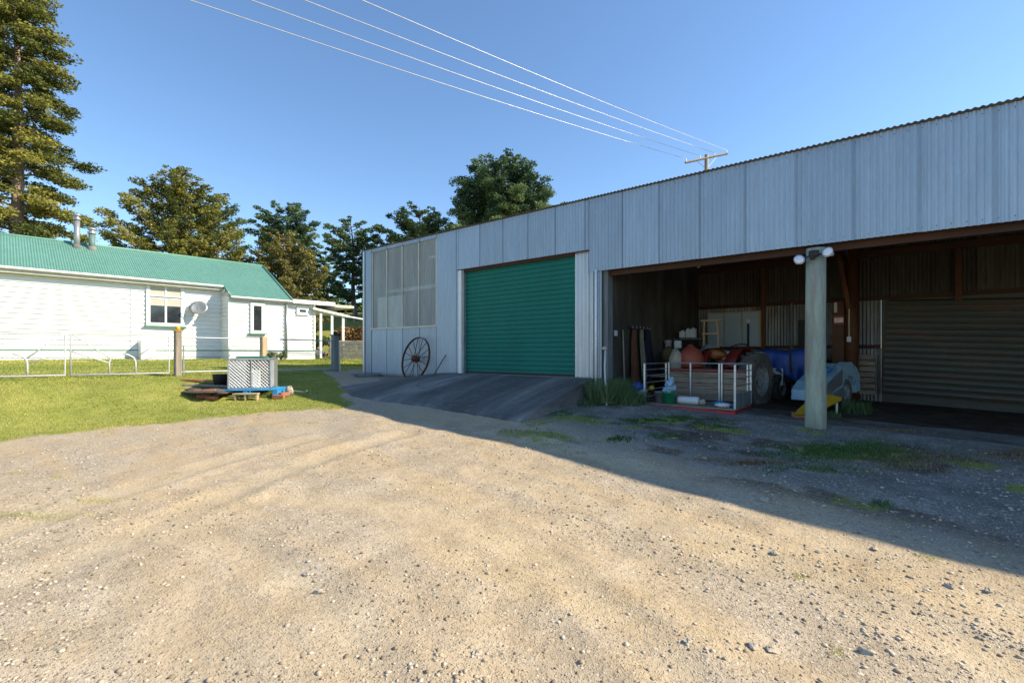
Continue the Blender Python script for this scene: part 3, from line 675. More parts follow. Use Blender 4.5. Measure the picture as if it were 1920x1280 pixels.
# green roller door
b = MB(); zz = FLOOR; vs = []; nrow = 25; hh = (3.67-FLOOR)/nrow
prof = []
for i in range(nrow):
    z0 = FLOOR+i*hh
    prof += [(0.0, z0), (0.016, z0+hh*.08), (.020, z0+hh*.45), (.016, z0+hh*.86), (0, z0+hh*.90)]
prof.append((0, FLOOR+nrow*hh))
for (o, z) in prof: vs += [(x_dl-.02, YF+.13-o, z), (x_dr+.02, YF+.13-o, z)]
b.mesh(vs, [(2*i, 2*i+1, 2*i+3, 2*i+2) for i in range(len(prof)-1)])
gd = b.build('roller_door', M['door_green'], shed)
b = MB(); b.span(x_dl, x_dr, YF+.105, YF+.117, FLOOR, FLOOR+.05); b.build('bottom_rail', M['black'], gd)
b = MB(); b.span(x_dl-.15, x_dl-.055, YF-.02, YF+.06, .88, 3.665); b.build('door_jamb', M['white_paint'], shed)
b = MB(); b.span(x_dl-.055, x_dl, YF+.02, YF+.11, .88, 3.665); b.build('door_track', M['sheet'], shed)
b = MB(); b.span(x_dl-.19, x_jr, YF-.028, YF-.014, 3.645, 3.668); b.span(x_dl-.1, x_dr, YF+.03, YF+.10, 3.60, 3.66); b.build('door_lintel', M['timber_beam'], shed)
b = MB(); b.span(x_dl-.3, XW, YF, YF+.6, .2, FLOOR-.005, tone=.8); b.build('door_sill', M['concrete'], shed)
b = MB(); b.tube([(fx(1119), YF-.035, 3.22), (fx(1119), YF-.035, .55)], .028, 12); b.tube([(fx(1112), YF-.02, 3.2), (fx(1112), YF-.02, .6)], .012, 8); b.build('downpipe', M['white_paint'], shed, True)
# bay: side wall, back wall, posts, beams
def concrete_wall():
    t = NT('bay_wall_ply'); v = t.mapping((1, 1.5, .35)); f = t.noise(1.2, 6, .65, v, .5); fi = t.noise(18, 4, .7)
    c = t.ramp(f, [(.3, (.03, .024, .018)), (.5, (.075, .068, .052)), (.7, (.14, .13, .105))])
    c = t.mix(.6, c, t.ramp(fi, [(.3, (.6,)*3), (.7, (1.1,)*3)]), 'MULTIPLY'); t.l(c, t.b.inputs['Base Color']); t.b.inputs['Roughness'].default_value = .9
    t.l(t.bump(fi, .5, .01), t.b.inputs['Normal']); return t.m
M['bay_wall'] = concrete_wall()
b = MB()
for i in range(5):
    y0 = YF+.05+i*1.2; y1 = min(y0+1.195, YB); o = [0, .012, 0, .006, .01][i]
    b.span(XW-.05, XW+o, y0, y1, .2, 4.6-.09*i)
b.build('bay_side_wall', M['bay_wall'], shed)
b = MB(); b.span(XW+.001, XW+.10, YF+.08, YF+.30, .3, 3.9); b.build('bay_corner_board', M['grey_wood'], shed)
zgirt = fz(1600, 561, YB-.1)
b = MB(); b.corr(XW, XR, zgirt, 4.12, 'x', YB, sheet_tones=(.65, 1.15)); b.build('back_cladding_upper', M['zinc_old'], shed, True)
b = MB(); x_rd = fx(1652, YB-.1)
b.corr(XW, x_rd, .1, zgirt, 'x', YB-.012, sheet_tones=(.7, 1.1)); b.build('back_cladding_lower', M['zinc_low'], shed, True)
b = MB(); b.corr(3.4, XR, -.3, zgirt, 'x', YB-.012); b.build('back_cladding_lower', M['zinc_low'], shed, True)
b = MB()
b.span(XW, XR, YB-.075, YB-.025, zgirt-.05, zgirt+.045)
b.span(XW, x_rd, YB-.075, YB-.025, fz(1620, 650, YB-.1)-.04, fz(1620, 650, YB-.1)+.05)
b.build('girt', M['timber_beam'], shed)
zbeam = 3.84
b = MB(); b.span(XW, XR, YB-.19, YB-.11, zbeam, zbeam+.17); b.build('back_beam', M['timber_beam'], shed)
b = MB(); b.span(XW, XR, YF+.16, YF+.22, 3.10, 3.30); b.build('front_beam', M['timber_beam'], shed)
for px in (1432, 1797):
    xx = fx(px, YB-.1); b = MB(); b.box((xx, YB-.13, 2.2 if px < 1500 else 3.3), (.11, .10, 4.2 if px < 1500 else 1.3)); b.build('wall_post', M['timber'], shed)
b = MB(); xx = fx(1596, YB-.6); b.tube([(xx, YB-.6, .3), (xx, YB-.6, 4.0)], [.16, .14], 14); b.build('pole_post', M['timber'], shed, True)
b = MB(); x2 = fx(1592, YB-.9)
b.box(((fx(1573, YB-.9)+x2)/2, YB-.9, (fz(1572, 480, YB-.9)+fz(1592, 575, YB-.9))/2), (.09, .05, 1.35), Matrix.Rotation(rad(-9), 3, 'Y')); b.build('brace', M['timber'], shed)
for i, xx in enumerate((-1.1, 3.2, 7.2)):
    b = MB(); b.box((xx, (YF+YB)/2, 3.93), (.07, YB-YF-.4, .20), Matrix.Rotation(math.atan((ZTOP_B-ZTOP_F)/(YB-YF)), 3, 'X')); b.build('rafter', M['timber_beam'], shed)
b = MB(); 
for k in range(7):
    yy = YF+.3+k*.88; zt = ZTOP_F-(ZTOP_F-ZTOP_B)*(yy-YF)/(YB-YF)
    b.span(XW, XR, yy-.025, yy+.025, zt-.13, zt-.015)
b.build('purlin', M['timber_beam'], shed)
# round front post
b = MB(); xp = fx(1531, YF+.14); zb = H(xp, YF+.05)
zl = [zb-.3, zb+.4, 1.4, 2.2, 3.14]
b.tube([(xp+o, YF+.02, z) for z, o in zip(zl, (0, .005, 0, .004, .01))], [.150, .148, .145, .141, .136], 22); b.build('front_post', M['post'], shed, True)
b = MB(); xp2 = 4.6; b.tube([(xp2, YF+.02, -.4), (xp2, YF+.02, 3.14)], [.15, .14], 18); b.build('front_post', M['post'], shed, True)
# dark back roller door (hangs a little out of level)
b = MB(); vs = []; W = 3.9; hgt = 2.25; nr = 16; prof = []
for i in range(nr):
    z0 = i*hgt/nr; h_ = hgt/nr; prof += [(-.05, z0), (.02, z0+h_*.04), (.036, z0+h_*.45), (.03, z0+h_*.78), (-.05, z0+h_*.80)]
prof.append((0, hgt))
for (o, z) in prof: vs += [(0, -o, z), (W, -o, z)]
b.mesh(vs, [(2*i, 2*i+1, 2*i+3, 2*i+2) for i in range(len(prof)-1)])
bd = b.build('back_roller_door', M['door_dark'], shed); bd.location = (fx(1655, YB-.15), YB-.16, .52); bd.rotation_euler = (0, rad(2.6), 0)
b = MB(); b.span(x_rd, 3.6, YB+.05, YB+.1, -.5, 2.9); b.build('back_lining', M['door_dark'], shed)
# dark side doorway behind the post
b = MB(); x0, x1 = fx(1486, YB-.1), fx(1507, YB-.1)
b.span(x0-.04, x0, YB-.09, YB-.04, .4, fz(1486, 568, YB-.1)); b.span(x1+.45, x1+.49, YB-.09, YB-.04, .4, fz(1555, 568, YB-.1)); b.build('doorway_frame', M['grey_wood'], shed)
b = MB(); b.span(fx(1497, YB-.1), x1+.43, YB-.065, YB-.03, .4, fz(1500, 600, YB-.1)); b.build('doorway_panel', M['black'], shed)
# garage concrete ramp
b = MB(); nx_, ny_ = 26, 14; xa, xb_ = -11.2, -5.08; vs = []
for j in range(ny_+1):
    v = j/ny_
    for i in range(nx_+1):
        u = i/nx_; xx = xa+(xb_-xa)*u
        left = sm(-9.2, -11.2, xx)
        yend = 5.95 + .35*u + .6*float(left) - .1*math.sin(u*6)
        yy = (YF+.10)+(yend-YF-.10)*v if xx > x_dl-.2 else (8.55-.35*float(left)) + (yend-(8.55-.35*float(left)))*v
        zg = H(xx, yy)+.012-(.06 if v > .97 or u < .01 else 0)
        top = FLOOR*(1-v)+v*zg if xx > x_dl-.3 else None
        if top is None:
            t_ = float(sm(x_dl-.3, -11.2, xx)); top = (FLOOR*(1-v)+v*zg)*(1-t_)+t_*zg
        top = max(top-.03*v*(1-v), zg)
        vs.append((xx, yy, top))
w1 = nx_+1
b.mesh(vs, [(j*w1+i, (j+1)*w1+i, (j+1)*w1+i+1, j*w1+i+1) for j in range(ny_) for i in range(nx_)])
edge = [vs[j*w1+nx_] for j in range(ny_+1)]
for j in range(ny_):
    a, c = edge[j], edge[j+1]; b.quad(a, c, (c[0]+.02, c[1], c[2]-.75), (a[0]+.02, a[1], a[2]-.75))
tag(b.build('concrete_ramp', M['ramp'], smooth=False), 'dark sealed ramp sloping down from the green roller door', 'ramp', kind='structure')

# floodlight on the post
fl = thing('floodlight', 'twin white floodlights with a dark sensor on top of the round post', 'floodlight', (xp, YF-.13, 3.02))
b = MB(); b.box((.0, 0, .02), (.14, .06, .10), bev=.012); b.box((-.02, -.03, -.05), (.07, .05, .05), bev=.01); b.build('mount', M['black'], fl)
for sx, dz in ((-1, -.07), (1, .0)):
    rot = Matrix.Rotation(rad(-22*sx), 3, 'Z') @ Matrix.Rotation(rad(78), 3, 'X')
    b = MB(); b.lathe([(.03, -.09), (.045, -.04), (.075, .03), (.08, .04)], (sx*.20, -.04, dz), 16, rot); hd = b.build('lamp_head', M['plastic_white'], fl, True)
    b = MB(); b.lathe([(.074, .041), (.05, .05), (.01, .055)], (sx*.20, -.04, dz), 16, rot); b.build('lens', M['lens'], hd, True)
    b = MB(); b.tube([(sx*.05, 0, .0), (sx*.17, -.01, dz)], .012, 6); b.build('arm', M['black'], fl)

# ------------------------------------------------------------------ things on the shed front
# old spoked wheel
def wheel_spoked():
    t = thing('wagon_wheel', 'rusty iron spoked wagon wheel leaning on the corrugated wall', 'wheel', (0, 0, 0))
    b = MB(); Rr = .61; n = 44; prof = [(-.028, 0), (-.028, .018), (.028, .018), (.028, 0)]
    vs = []; fs = []
    for i in range(n):
        a = 2*math.pi*i/n
        for (w, d) in prof: r = Rr-.018+d; vs.append((r*math.cos(a), w, r*math.sin(a)))
    for i in range(n):
        for k in range(4): fs.append((i*4+k, ((i+1) % n)*4+k, ((i+1) % n)*4+(k+1) % 4, i*4+(k+1) % 4))
    b.mesh(vs, fs); b.build('rim', M['rust'], t)
    b = MB(); b.lathe([(.035, -.12), (.085, -.09), (.095, -.02), (.095, .02), (.085, .09), (.035, .12)], (0, 0, 0), 16, Matrix.Rotation(rad(90), 3, 'X')); b.build('hub', M['rust'], t, True)
    for i in range(16):
        a = 2*math.pi*i/16+.1; s_ = .05 if i % 2 else -.05
        b = MB(); b.tube([(.09*math.cos(a), s_, .09*math.sin(a)), (.6*math.cos(a), 0, .6*math.sin(a))], .009, 6); b.build('spoke', M['rust'], t)
    return t
w = wheel_spoked(); wx = fx(779, YF-.32); w.location = (wx, YF-.32, 1.335); w.rotation_euler = (rad(-13), 0, rad(-4))
b = MB(); b.tube([(fx(829), YF-.35, .84), (fx(838), YF-.04, fz(839, 665))], [.016, .012], 7)
tag(b.build('iron_bar', M['rust'], smooth=True), 'thin rusty iron bar leaning on the wall between the wheel and the green door', 'bar')
# broken concrete edge pieces under the wheel
for i, (px, py, sx, sy, lb) in enumerate([(690, 703, .55, .28, 'cracked concrete slab at the left foot of the shed'), (745, 712, .6, .2, 'cracked concrete slab just left of the wheel'), (800, 716, .45, .16, 'cracked concrete slab half under the wheel')]):
    x, y = on_ground(px, py); b = MB(); b.box((0, 0, 0), (sx*2, sy*2, .10), bev=.02)
    o = b.build('concrete_slab', M['concrete']); o.location = (x, min(y, YF-.3), H(x, y)+.01); o.rotation_euler = (rad(2), rad(-1), rad(8*i-10)); tag(o, lb, 'slab', 'broken slabs along the shed foot')
# shovel/pipe by the corner
b = MB(); cx_ = fx(1150, YF-.1)
b.tube([(fx(1138), YF-.06, fz(1138, 655)), (fx(1141), YF-.16, 1.2), (fx(1156), YF-.42, H(fx(1156), 8.5))], .018, 8)
t = thing('standpipe', 'white pipe with a brass tap bent at the bay corner', 'pipe'); b.build('pipe', M['pipe_white'], t, True)
b = MB(); b.lathe([(.05, 0), (.06, .03), (.03, .06)], (fx(1137), YF-.07, fz(1137, 655)), 10); b.build('tap', M['lamp_cream'], t)
b = MB(); yy = YF+.55; b.span(XW+.02, XW+.06, yy-.06, yy+.06, 1.86, 1.98, .008); tag(b.build('socket_box', M['plastic_white']), 'small white socket box on the bay side wall', 'box')
b = MB(); p = P(1310, 492, 9.3); b.lathe([(.02, -.10), (.05, -.04), (.05, .03), (.02, .09), (.012, .22)], p, 10); tag(b.build('hanging_bulb', M['lamp_cream'], smooth=True), 'small pale lamp hanging under the front beam', 'lamp')

tuft(1138, 752, .46, .36, 4200, 'large tall green tuft against the end of the ramp')
tuft(1180, 757, .30, .24, 900, 'smaller green tuft between the ramp end and the tray')
tuft(1600, 772, .28, .2, 500, 'green tuft right of the round post under the wreck')
tuft(1106, 757, .25, .12, 260, 'low green tuft on the side of the ramp foot')
tuft(1560, 782, .14, .09, 200, 'low green tuft at the right foot of the round post')

# ------------------------------------------------------------------ carry tray in the bay
tx0, tx1, ty0, ty1 = -4.05, -2.36, 9.12, 10.25
tz = .50
tr = thing('carry_tray', 'galvanised railed tray with plank back and red front bar in the bay mouth', 'tray', ((tx0+tx1)/2, ty0, tz)); ox, oy = (tx0+tx1)/2, ty0
hw = (tx1-tx0)/2; dp = ty1-ty0
b = MB(); b.span(-hw, hw, .02, dp, -.03, 0); b.build('deck', M['plank'], tr)
b = MB(); b.box((0, -.02, -.075), (hw*2+.04, .05, .10), Matrix.Rotation(rad(1.2), 3, 'Y'), bev=.01); b.span(hw-.03, hw+.02, 0, dp, -.10, -.035); b.span(-hw-.02, -hw+.03, 0, dp, -.10, -.035); b.build('base_frame', M['red_bar'], tr)
Hh = .78
for sx in (-1, 1):
    b = MB(); X_ = sx*hw
    for yy in (0.02, dp): b.box((X_, yy, Hh/2), (.035, .035, Hh))
    for zz in (.12, .26, .40, .54, .66, Hh): b.tube([(X_, .02, zz), (X_, dp, zz)], .011, 6)
    b.build('side_rail', M['galv'], tr)
    if sx > 0:
        b = MB(); b.span(X_-.012, X_+.012, .05, dp-.05, 0.0, .26); b.build('side_board', M['grey_wood'], tr)
b = MB()
for xx in (-hw+.06, -hw*.38, hw*.30, hw*.36, hw-.06): b.box((xx, dp+.01, Hh/2), (.03, .03, Hh))
b.tube([(-hw, dp+.01, Hh), (hw, dp+.01, Hh)], .015, 6); b.build('back_rail', M['galv'], tr)
b = MB()
for k in range(5): b.span(-hw+.06, hw, dp+.035, dp+.055, .02+k*.117, .128+k*.117, tone=R.uniform(.7, 1.1))
b.build('back_board', M['plank'], tr)
b = MB(); b.span(-hw+.04, hw, dp+.03, dp+.07, .61, .66); b.build('top_bar', M['red'], tr)
# load on the tray
def bucket(name, label, loc, m, r=.12, h=.24, cat='bucket'):
    t = thing(name, label, cat, loc); b = MB()
    b.lathe([(r*.8, 0), (r, h), (r*1.06, h), (r*1.06, h-.02), (r*.99, h-.02), (r*.92, h-.03), (r*.75, .01)], (0, 0, 0), 18); b.build('body', m, t, True)
    b = MB(); b.tube([(r*1.02*math.cos(a), -.03-.05*math.sin(a), h-.03-.06*math.sin(a)) for a in [math.pi*k/8 for k in range(9)]], .004, 5); b.build('handle', M['galv'], t)
    return t
bucket('bucket', 'green plastic bucket stuffed with a blue and white bag', (tx0+.42, ty0+.22, tz), M['green_plastic'], .13, .23)
b = MB(); 
for k in range(5): b.blob((tx0+.42+R.uniform(-.06, .06), ty0+.22+R.uniform(-.05, .05), tz+.27+k*.045), (.085-.008*k, .07, .06), seed=40+k, amp=.3)
b.build('bag', M['bag']).__setitem__('label', 'crumpled blue and white plastic bag in the green bucket'); tag(COL.objects['bag'], None, 'bag')
bucket('bucket', 'grey plastic bucket in the left corner of the tray', (tx0+.19, ty0+.35, tz), M['grey_plastic'], .12, .22)
b = MB(); b.lathe([(.03, -.22), (.07, -.21), (.075, -.18), (.075, .16), (.07, .19), (.03, .2)], (tx0+.76, ty0+.35, tz+.075), 16, Matrix.Rotation(rad(90), 3, 'Y')); tag(b.build('plastic_drum', M['plastic_white'], smooth=True), 'white plastic drum lying on the tray beside the green bucket', 'drum')
b = MB(); b.lathe([(.02, -.06), (.05, -.05), (.055, .05), (.02, .06)], (tx0+1.02, ty0+.34, tz+.055), 12, Matrix.Rotation(rad(80), 3, 'Y')); tag(b.build('tin', M['stone'], smooth=True), 'small rusty brown tin lying at the end of the white drum', 'tin')
b = MB(); b.tube([(tx0+1.15, ty0+.5, tz+.03), (tx0+1.3, ty0+.42, tz+.05), (tx0+1.45, ty0+.33, tz+.04), (tx0+1.62, ty0+.25, tz+.03)], [.02, .035, .04, .02], 8); tag(b.build('blue_sheet_roll', M['light_blue'], smooth=True), 'light blue rolled sheet lying on the right of the tray', 'roll')
b = MB(); b.lathe([(.012, -.16), (.02, -.12), (.038, -.08), (.04, .08), (.02, .1)], (tx0+1.46, ty0+.18, tz+.04), 12, Matrix.Rotation(rad(15), 3, 'Z') @ Matrix.Rotation(rad(90), 3, 'Y')); tag(b.build('bottle', M['plastic_white'], smooth=True), 'pale bottle lying in front of the light blue roll', 'bottle')
# bits on the ground left of the tray
for (px, Z, z, s, m, lb, nm) in [(1196, 9.9, .80, .13, 'blue', 'blue plastic ball hung beside the left rail of the tray', 'ball'), (1222, 9.9, .78, .06, 'yellow', 'small yellow tin inside the left rail of the tray', 'tin')]:
    p = P(px, 661, Z); p.z = z; b = MB(); b.blob(p, (s, s, s*.8), seed=px, amp=.06); tag(b.build(nm, M[m], smooth=True), lb, nm)
b = MB(); p = P(1203, 661, 9.75); b.blob((p.x, p.y, .50), (.07, .05, .22), seed=9, amp=.25); b.blob((p.x-.05, p.y+.1, .68), (.12, .1, .10), seed=10, amp=.25); tag(b.build('feed_sack', M['plastic_white'], smooth=True), 'small white and blue sack standing left of the tray', 'sack')

# ------------------------------------------------------------------ tractor behind the tray
tc_ = thing('tractor', 'old red tractor with muddy rear tyres standing behind the tray', 'tractor', (-3.16, 11.6, .30), rad(-10))
def tyre(parent, c, r, w, lug=18, rimr=.58):
    b = MB(); rot = Matrix.Rotation(rad(90), 3, 'Y')
    pr = [(r*rimr, -w*.42), (r*.80, -w*.5), (r*.95, -w*.44), (r, -w*.25), (r, w*.25), (r*.95, w*.44), (r*.80, w*.5), (r*rimr, w*.42)]
    b.lathe(pr+[(r*rimr, -w*.42)], c, 36, rot, caps=False)
    for i in range(lug):
        for sg in (-1, 1):
            a = 2*math.pi*(i+.25*sg)/lug
            bm = Matrix.Rotation(a, 3, 'X') @ Matrix.Rotation(rad(28*sg), 3, 'Z')
            pos = Matrix.Rotation(a, 3, 'X') @ Vector((sg*w*.22, 0, r*1.005)); b.box((c[0]+pos.x, c[1]+pos.y, c[2]+pos.z), (w*.5, r*.06, r*.07), Matrix.Rotation(a, 3, 'X') @ Matrix.Rotation(rad(25*sg), 3, 'Z'))
    ty = b.build('tyre', M['tyre'], parent)
    b = MB(); b.lathe([(r*rimr, -w*.40), (r*rimr*.94, -w*.42), (r*rimr*.85, -w*.12), (r*.2, -w*.05), (r*.2, w*.05), (r*rimr*.85, w*.12), (r*rimr*.94, w*.42), (r*rimr, w*.40)], c, 28, rot, caps=False); b.lathe([(r*.22, -w*.30), (r*.22, w*.30)], c, 14, rot); b.build('rim', M['rim'], ty)
for sx in (-1, 1):
    tyre(tc_, (sx*.62, 0, .60), .60, .34); tyre(tc_, (sx*.50, 1.62, .35), .35, .18, 12)
    b = MB(); vs = []; 
    for i in range(11):
        a = rad(25+120*i/10); r = .70
        for xx in (.20, .44): vs.append((sx*xx, -r*math.cos(a)*1.0, .60+r*math.sin(a)))
    b.mesh(vs, [(2*i, 2*i+1, 2*i+3, 2*i+2) for i in range(10)]); b.build('mudguard', M['red'], tc_, True, solid=.012)
b = MB(); b.box((0, .1, .62), (.34, .7, .42), bev=.05); b.box((0, 1.2, .72), (.30, 1.3, .35), bev=.04); b.build('chassis', M['black'], tc_)
b = MB(); b.box((0, 1.25, 1.02), (.46, 1.35, .42), bev=.08); b.build('bonnet', M['red'], tc_)
b = MB(); b.lathe([(.18, 0), (.24, .05), (.24, .08), (.05, .09)], (0, .05, .98), 14, Matrix.Rotation(rad(10), 3, 'X')); b.build('seat', M['rust_orange'], tc_, True)
b = MB(); b.torus((0, .55, 1.32), .20, .014, Matrix.Rotation(rad(25), 3, 'X')); b.tube([(0, .55, 1.32), (0, .8, .95)], .02, 6); b.build('steering_wheel', M['black'], tc_, True)
p = P(1403, 655, 12.5); lq = Matrix.Rotation(rad(10), 3, 'Z') @ (p-tc_.location); lx, ly = lq.x, lq.y
b = MB(); b.tube([(lx, ly, 1.0), (lx, ly, 1.95)], .03, 8); b.tube([(lx, ly, 1.0), (lx, ly, 1.28)], .045, 8); ex = b.build('exhaust', M['black'], tc_, True)
b = MB(); b.blob((lx, ly, 2.0), (.05, .05, .07), amp=.02); b.build('beacon', M['lens'], tc_, True)
# stuff heaped on and around the tractor
p = P(1295, 690, 10.9); b = MB(); b.lathe([(.20, 0), (.27, .06), (.29, .16), (.28, .26), (.22, .38), (.13, .46), (.07, .49), (.06, .53)], (0, 0, 0), 22)
for a in (.6, 2.2, 3.8): b.tube([(.25*math.cos(a), .25*math.sin(a), .02), (.3*math.cos(a), .3*math.sin(a), -.3)], .02, 6)
o = b.build('fuel_tank', M['orange'], smooth=True); o.location = p; tag(o, 'domed dull red tank behind the tray', 'tank')
for nm, m, px, py, Z, s, lb, cat in [
    ('cloth_bundle', 'rust_orange', 1342, 664, 11.0, (.24, .15, .11), 'orange brown bundle right of the step ladder', 'bundle'),
    ('grey_sack', 'grey_plastic', 1326, 662, 11.4, (.17, .15, .2), 'pale grey sack under the step ladder', 'sack'),
    ('olive_box', 'olive', 1254, 664, 11.2, (.16, .12, .17), 'olive canvas bag below the white bucket', 'bag'),
    ('rag_heap', 'stone', 1267, 676, 10.9, (.15, .15, .26), 'grey rag heap beside the dull red tank', 'rags')]:
    p = P(px, py, Z); b = MB(); b.blob((0, 0, 0), s, seed=px, amp=.10, n=18, m=12); o = b.build(nm, M[m], smooth=True); o.location = p; tag(o, lb, cat)
# a bench that carries the heap on the left
b = MB(); p = P(1270, 690, 11.4); b.box((p.x, p.y, .95), (1.5, .55, .05)); 
for sx in (-.68, .68):
    for sy in (-.22, .22): b.box((p.x+sx, p.y+sy, .70), (.06, .06, .48))
tag(b.build('work_bench', M['old_wood']), 'low wooden bench in the back corner of the bay', 'bench')
# white bucket, containers, shelf
p = P(1253, 658, 12.4); bucket('bucket', 'tall white bucket on the back corner drum', (p.x, p.y, P(1253, 657, 12.4).z), M['plastic_white'], .09, .26)
def jerry(px, py, Z, w, h, m, lb, nm='jerrycan'):
    p = P(px, py, Z); t = thing(nm, lb, 'container', p, rz=.3)
    b = MB(); b.box((0, 0, h/2), (w, w*.6, h), bev=w*.12); b.build('body', M[m], t)
    b = MB(); b.lathe([(w*.16, h), (w*.16, h+.04), (w*.05, h+.045)], (w*.2, 0, 0), 10); b.tube([(-w*.35, 0, h-.01), (-w*.3, 0, h+.04), (0, 0, h+.04), (w*.05, 0, h)], .012, 6); b.build('handle', M['black'], t); return t
jerry(1271, 653, 12.2, .18, .20, 'plastic_white', 'white jerrycan with a dark spout right of the white bucket')
sh = thing('wall_shelf', 'dark wall shelf in the far left corner of the bay', 'shelf', P(1292, 634, 12.9)); b = MB(); b.box((0, 0, -.02), (.75, .3, .03)); b.build('board', M['grey_wood'], sh); 
for q in (-.3, .3): b = MB(); b.box((q, .1, -.13), (.03, .03, .2)); b.build('bracket', M['rust'], sh)
for i, (px, w, h, lb) in enumerate([(1277, .15, .17, 'square white tub at the left of the wall shelf'), (1287, .10, .22, 'tall white bottle second on the wall shelf'), (1297, .16, .24, 'large white can at the right of the wall shelf')]):
    p = P(px+3, 633, 12.85); b = MB(); b.box((0, 0, h/2), (w, w*.8, h), bev=.015); b.lathe([(.03, h), (.03, h+.03), (.01, h+.03)], (0, 0, 0), 8); o = b.build('paint_can', M['plastic_white']); o.location = p; tag(o, lb, 'container', 'white containers on the wall shelf')
# drum under the white bucket and jerrycan
b = MB(); p = P(1261, 661, 12.4); b.lathe([(.30, 0), (.31, .02), (.30, .04), (.30, .5), (.31, .52), (.30, .54), (.30, p.z+.02-.45), (.1, p.z+.03-.45)], (p.x, p.y, .45), 24); tag(b.build('oil_drum', M['olive'], smooth=True), 'dark oil drum standing in the back left corner', 'drum')
# coat rack on the side wall
ck = thing('coat_rack', 'dark coat rack rail on the bay side wall', 'coat rack', (XW+.03, 10.6, 2.06)); b = MB(); b.span(0, .03, -.5, .55, -.03, .03); b.build('rail', M['navy'], ck)
for k in range(6): b = MB(); b.tube([(.03, -.45+k*.19, 0), (.09, -.45+k*.19, 0), (.10, -.45+k*.19, .04)], .006, 5); b.build('hook', M['galv'], ck)
def coat(y, w, L, m, lb, sh_=0.):
    b = MB(); n, k = 9, 10; vs = []
    for j in range(k+1):
        v = j/k; ww = w*(.45+.75*v**.6)
        for i in range(n+1):
            u = i/n-.5; vs.append((.07+.05*math.cos(u*17+2*v)*v+.06*(1-4*u*u), u*ww+sh_*v, -v*L))
    b.mesh(vs, [(j*(n+1)+i, j*(n+1)+i+1, (j+1)*(n+1)+i+1, (j+1)*(n+1)+i) for j in range(k) for i in range(n)])
    o = b.build('coat', M[m], smooth=True, solid=.02); o.location = (XW+.02, y, 2.03); tag(o, lb, 'coat', 'coats hung on the rack'); return o
coat(10.25, .30, 1.3, 'brown_cloth', 'rust brown coat at the near end of the rack'); coat(10.62, .20, 1.15, 'beige_cloth', 'beige overalls in the middle of the rack', .12); coat(10.98, .42, 1.2, 'navy', 'long navy coat at the far end of the rack', .15)
b = MB(); b.tube([(XW+.12, 9.75, .45), (XW+.05, 9.8, 2.0)], .02, 6); tag(b.build('pole', M['old_wood'], smooth=True), 'wooden pole leaning on the bay side wall before the coats', 'pole')
# step ladder
ld = thing('step_ladder', 'pale wooden step ladder before the blue cabinet', 'ladder', P(1333, 690, 12.3)); ld.location.z = .45
hL = P(1333, 601, 12.3).z-.45
for sx in (-1, 1):
    b = MB(); b.box((sx*.19, 0, hL/2), (.035, .07, hL), Matrix.Rotation(rad(-2.5*sx), 3, 'Y')); b.build('stile', M['pine'], ld)
    b = MB(); b.box((sx*.17, .3, hL/2), (.03, .03, hL), Matrix.Rotation(rad(10), 3, 'X')); b.build('leg', M['pine'], ld)
for k in range(6):
    b = MB(); b.box((0, -.04, .2+k*(hL-.2)/5), (.40 if k < 5 else .46, .12, .04)); b.build('tread', M['pine'], ld)
ld.rotation_euler = (0, 0, rad(12))
# cabinet on the back wall
cz0, cz1 = fz(1380, 650, YB-.3), fz(1380, 584, YB-.3); cx0, cx1 = fx(1326, YB-.3), fx(1426, YB-.3)
cb = thing('wall_cabinet', 'pale blue three-panel cabinet with timber edging on the back wall', 'cabinet', ((cx0+cx1)/2, YB-.3, cz0))
wc = cx1-cx0; hc = cz1-cz0
b = MB(); b.span(-wc/2, wc/2, .02, .22, 0, hc); b.build('case', M['pine'], cb)
for k in range(3):
    b = MB(); x0 = -wc/2+.035+k*(wc-.03)/3; x1 = x0+(wc-.03)/3-.05; b.span(x0, x1, 0, .018, .03, hc-.03, .004); d = b.build('door_panel', M['cabinet'], cb)
    b = MB(); b.box((x1-.04, -.012, hc*.45), (.02, .02, .08)); b.build('handle', M['galv'], d)
# white drum carried on the tractor
p = P(1362, 672, 10.8); jerry(1362, 674, 11.0, .2, .19, 'plastic_white', 'square white drum on the tractor beside the red mudguard', 'plastic_drum')
# blue tarp and white mudguard thing
tp = thing('covered_machine', 'machine under a bright blue tarpaulin with a white mudguard', 'machine', P(1465, 700, 12.0)); tp.location.z = .4
b = MB(); n, k = 22, 14; vs = []
for j in range(k+1):
    v = j/k
    for i in range(n+1):
        u = i/n; xx = (u-.5)*1.25; top = 1.18+.03*math.sin(u*9)-.12*abs(u-.5)
        if v < .45: y_ = .5-v/.45*.9; z_ = top+.02*math.sin(u*14+v*7)
        else: w_ = (v-.45)/.55; y_ = -.4-.10*w_+.05*math.sin(u*23)*w_; z_ = top-w_*(.52+.30*max(0, u-.45)*2+.03*math.sin(u*11))
        vs.append((xx, y_, z_))
b.mesh(vs, [(j*(n+1)+i, j*(n+1)+i+1, (j+1)*(n+1)+i+1, (j+1)*(n+1)+i) for j in range(k) for i in range(n)]); b.build('tarpaulin', M['blue'], tp, True, solid=.01)
b = MB(); b.box((.0, .05, .65), (1.0, .7, .6), bev=.05); b.build('body', M['black'], tp)
b = MB(); b.box((-.12, -.50, .52), (.36, .03, .42), bev=.012); b.build('mudguard', M['plastic_white'], tp)
for sx in (-.4, .5): tyre(tp, (sx, -.12, .28), .28, .16, 12)
tp.rotation_euler = (0, 0, rad(8))
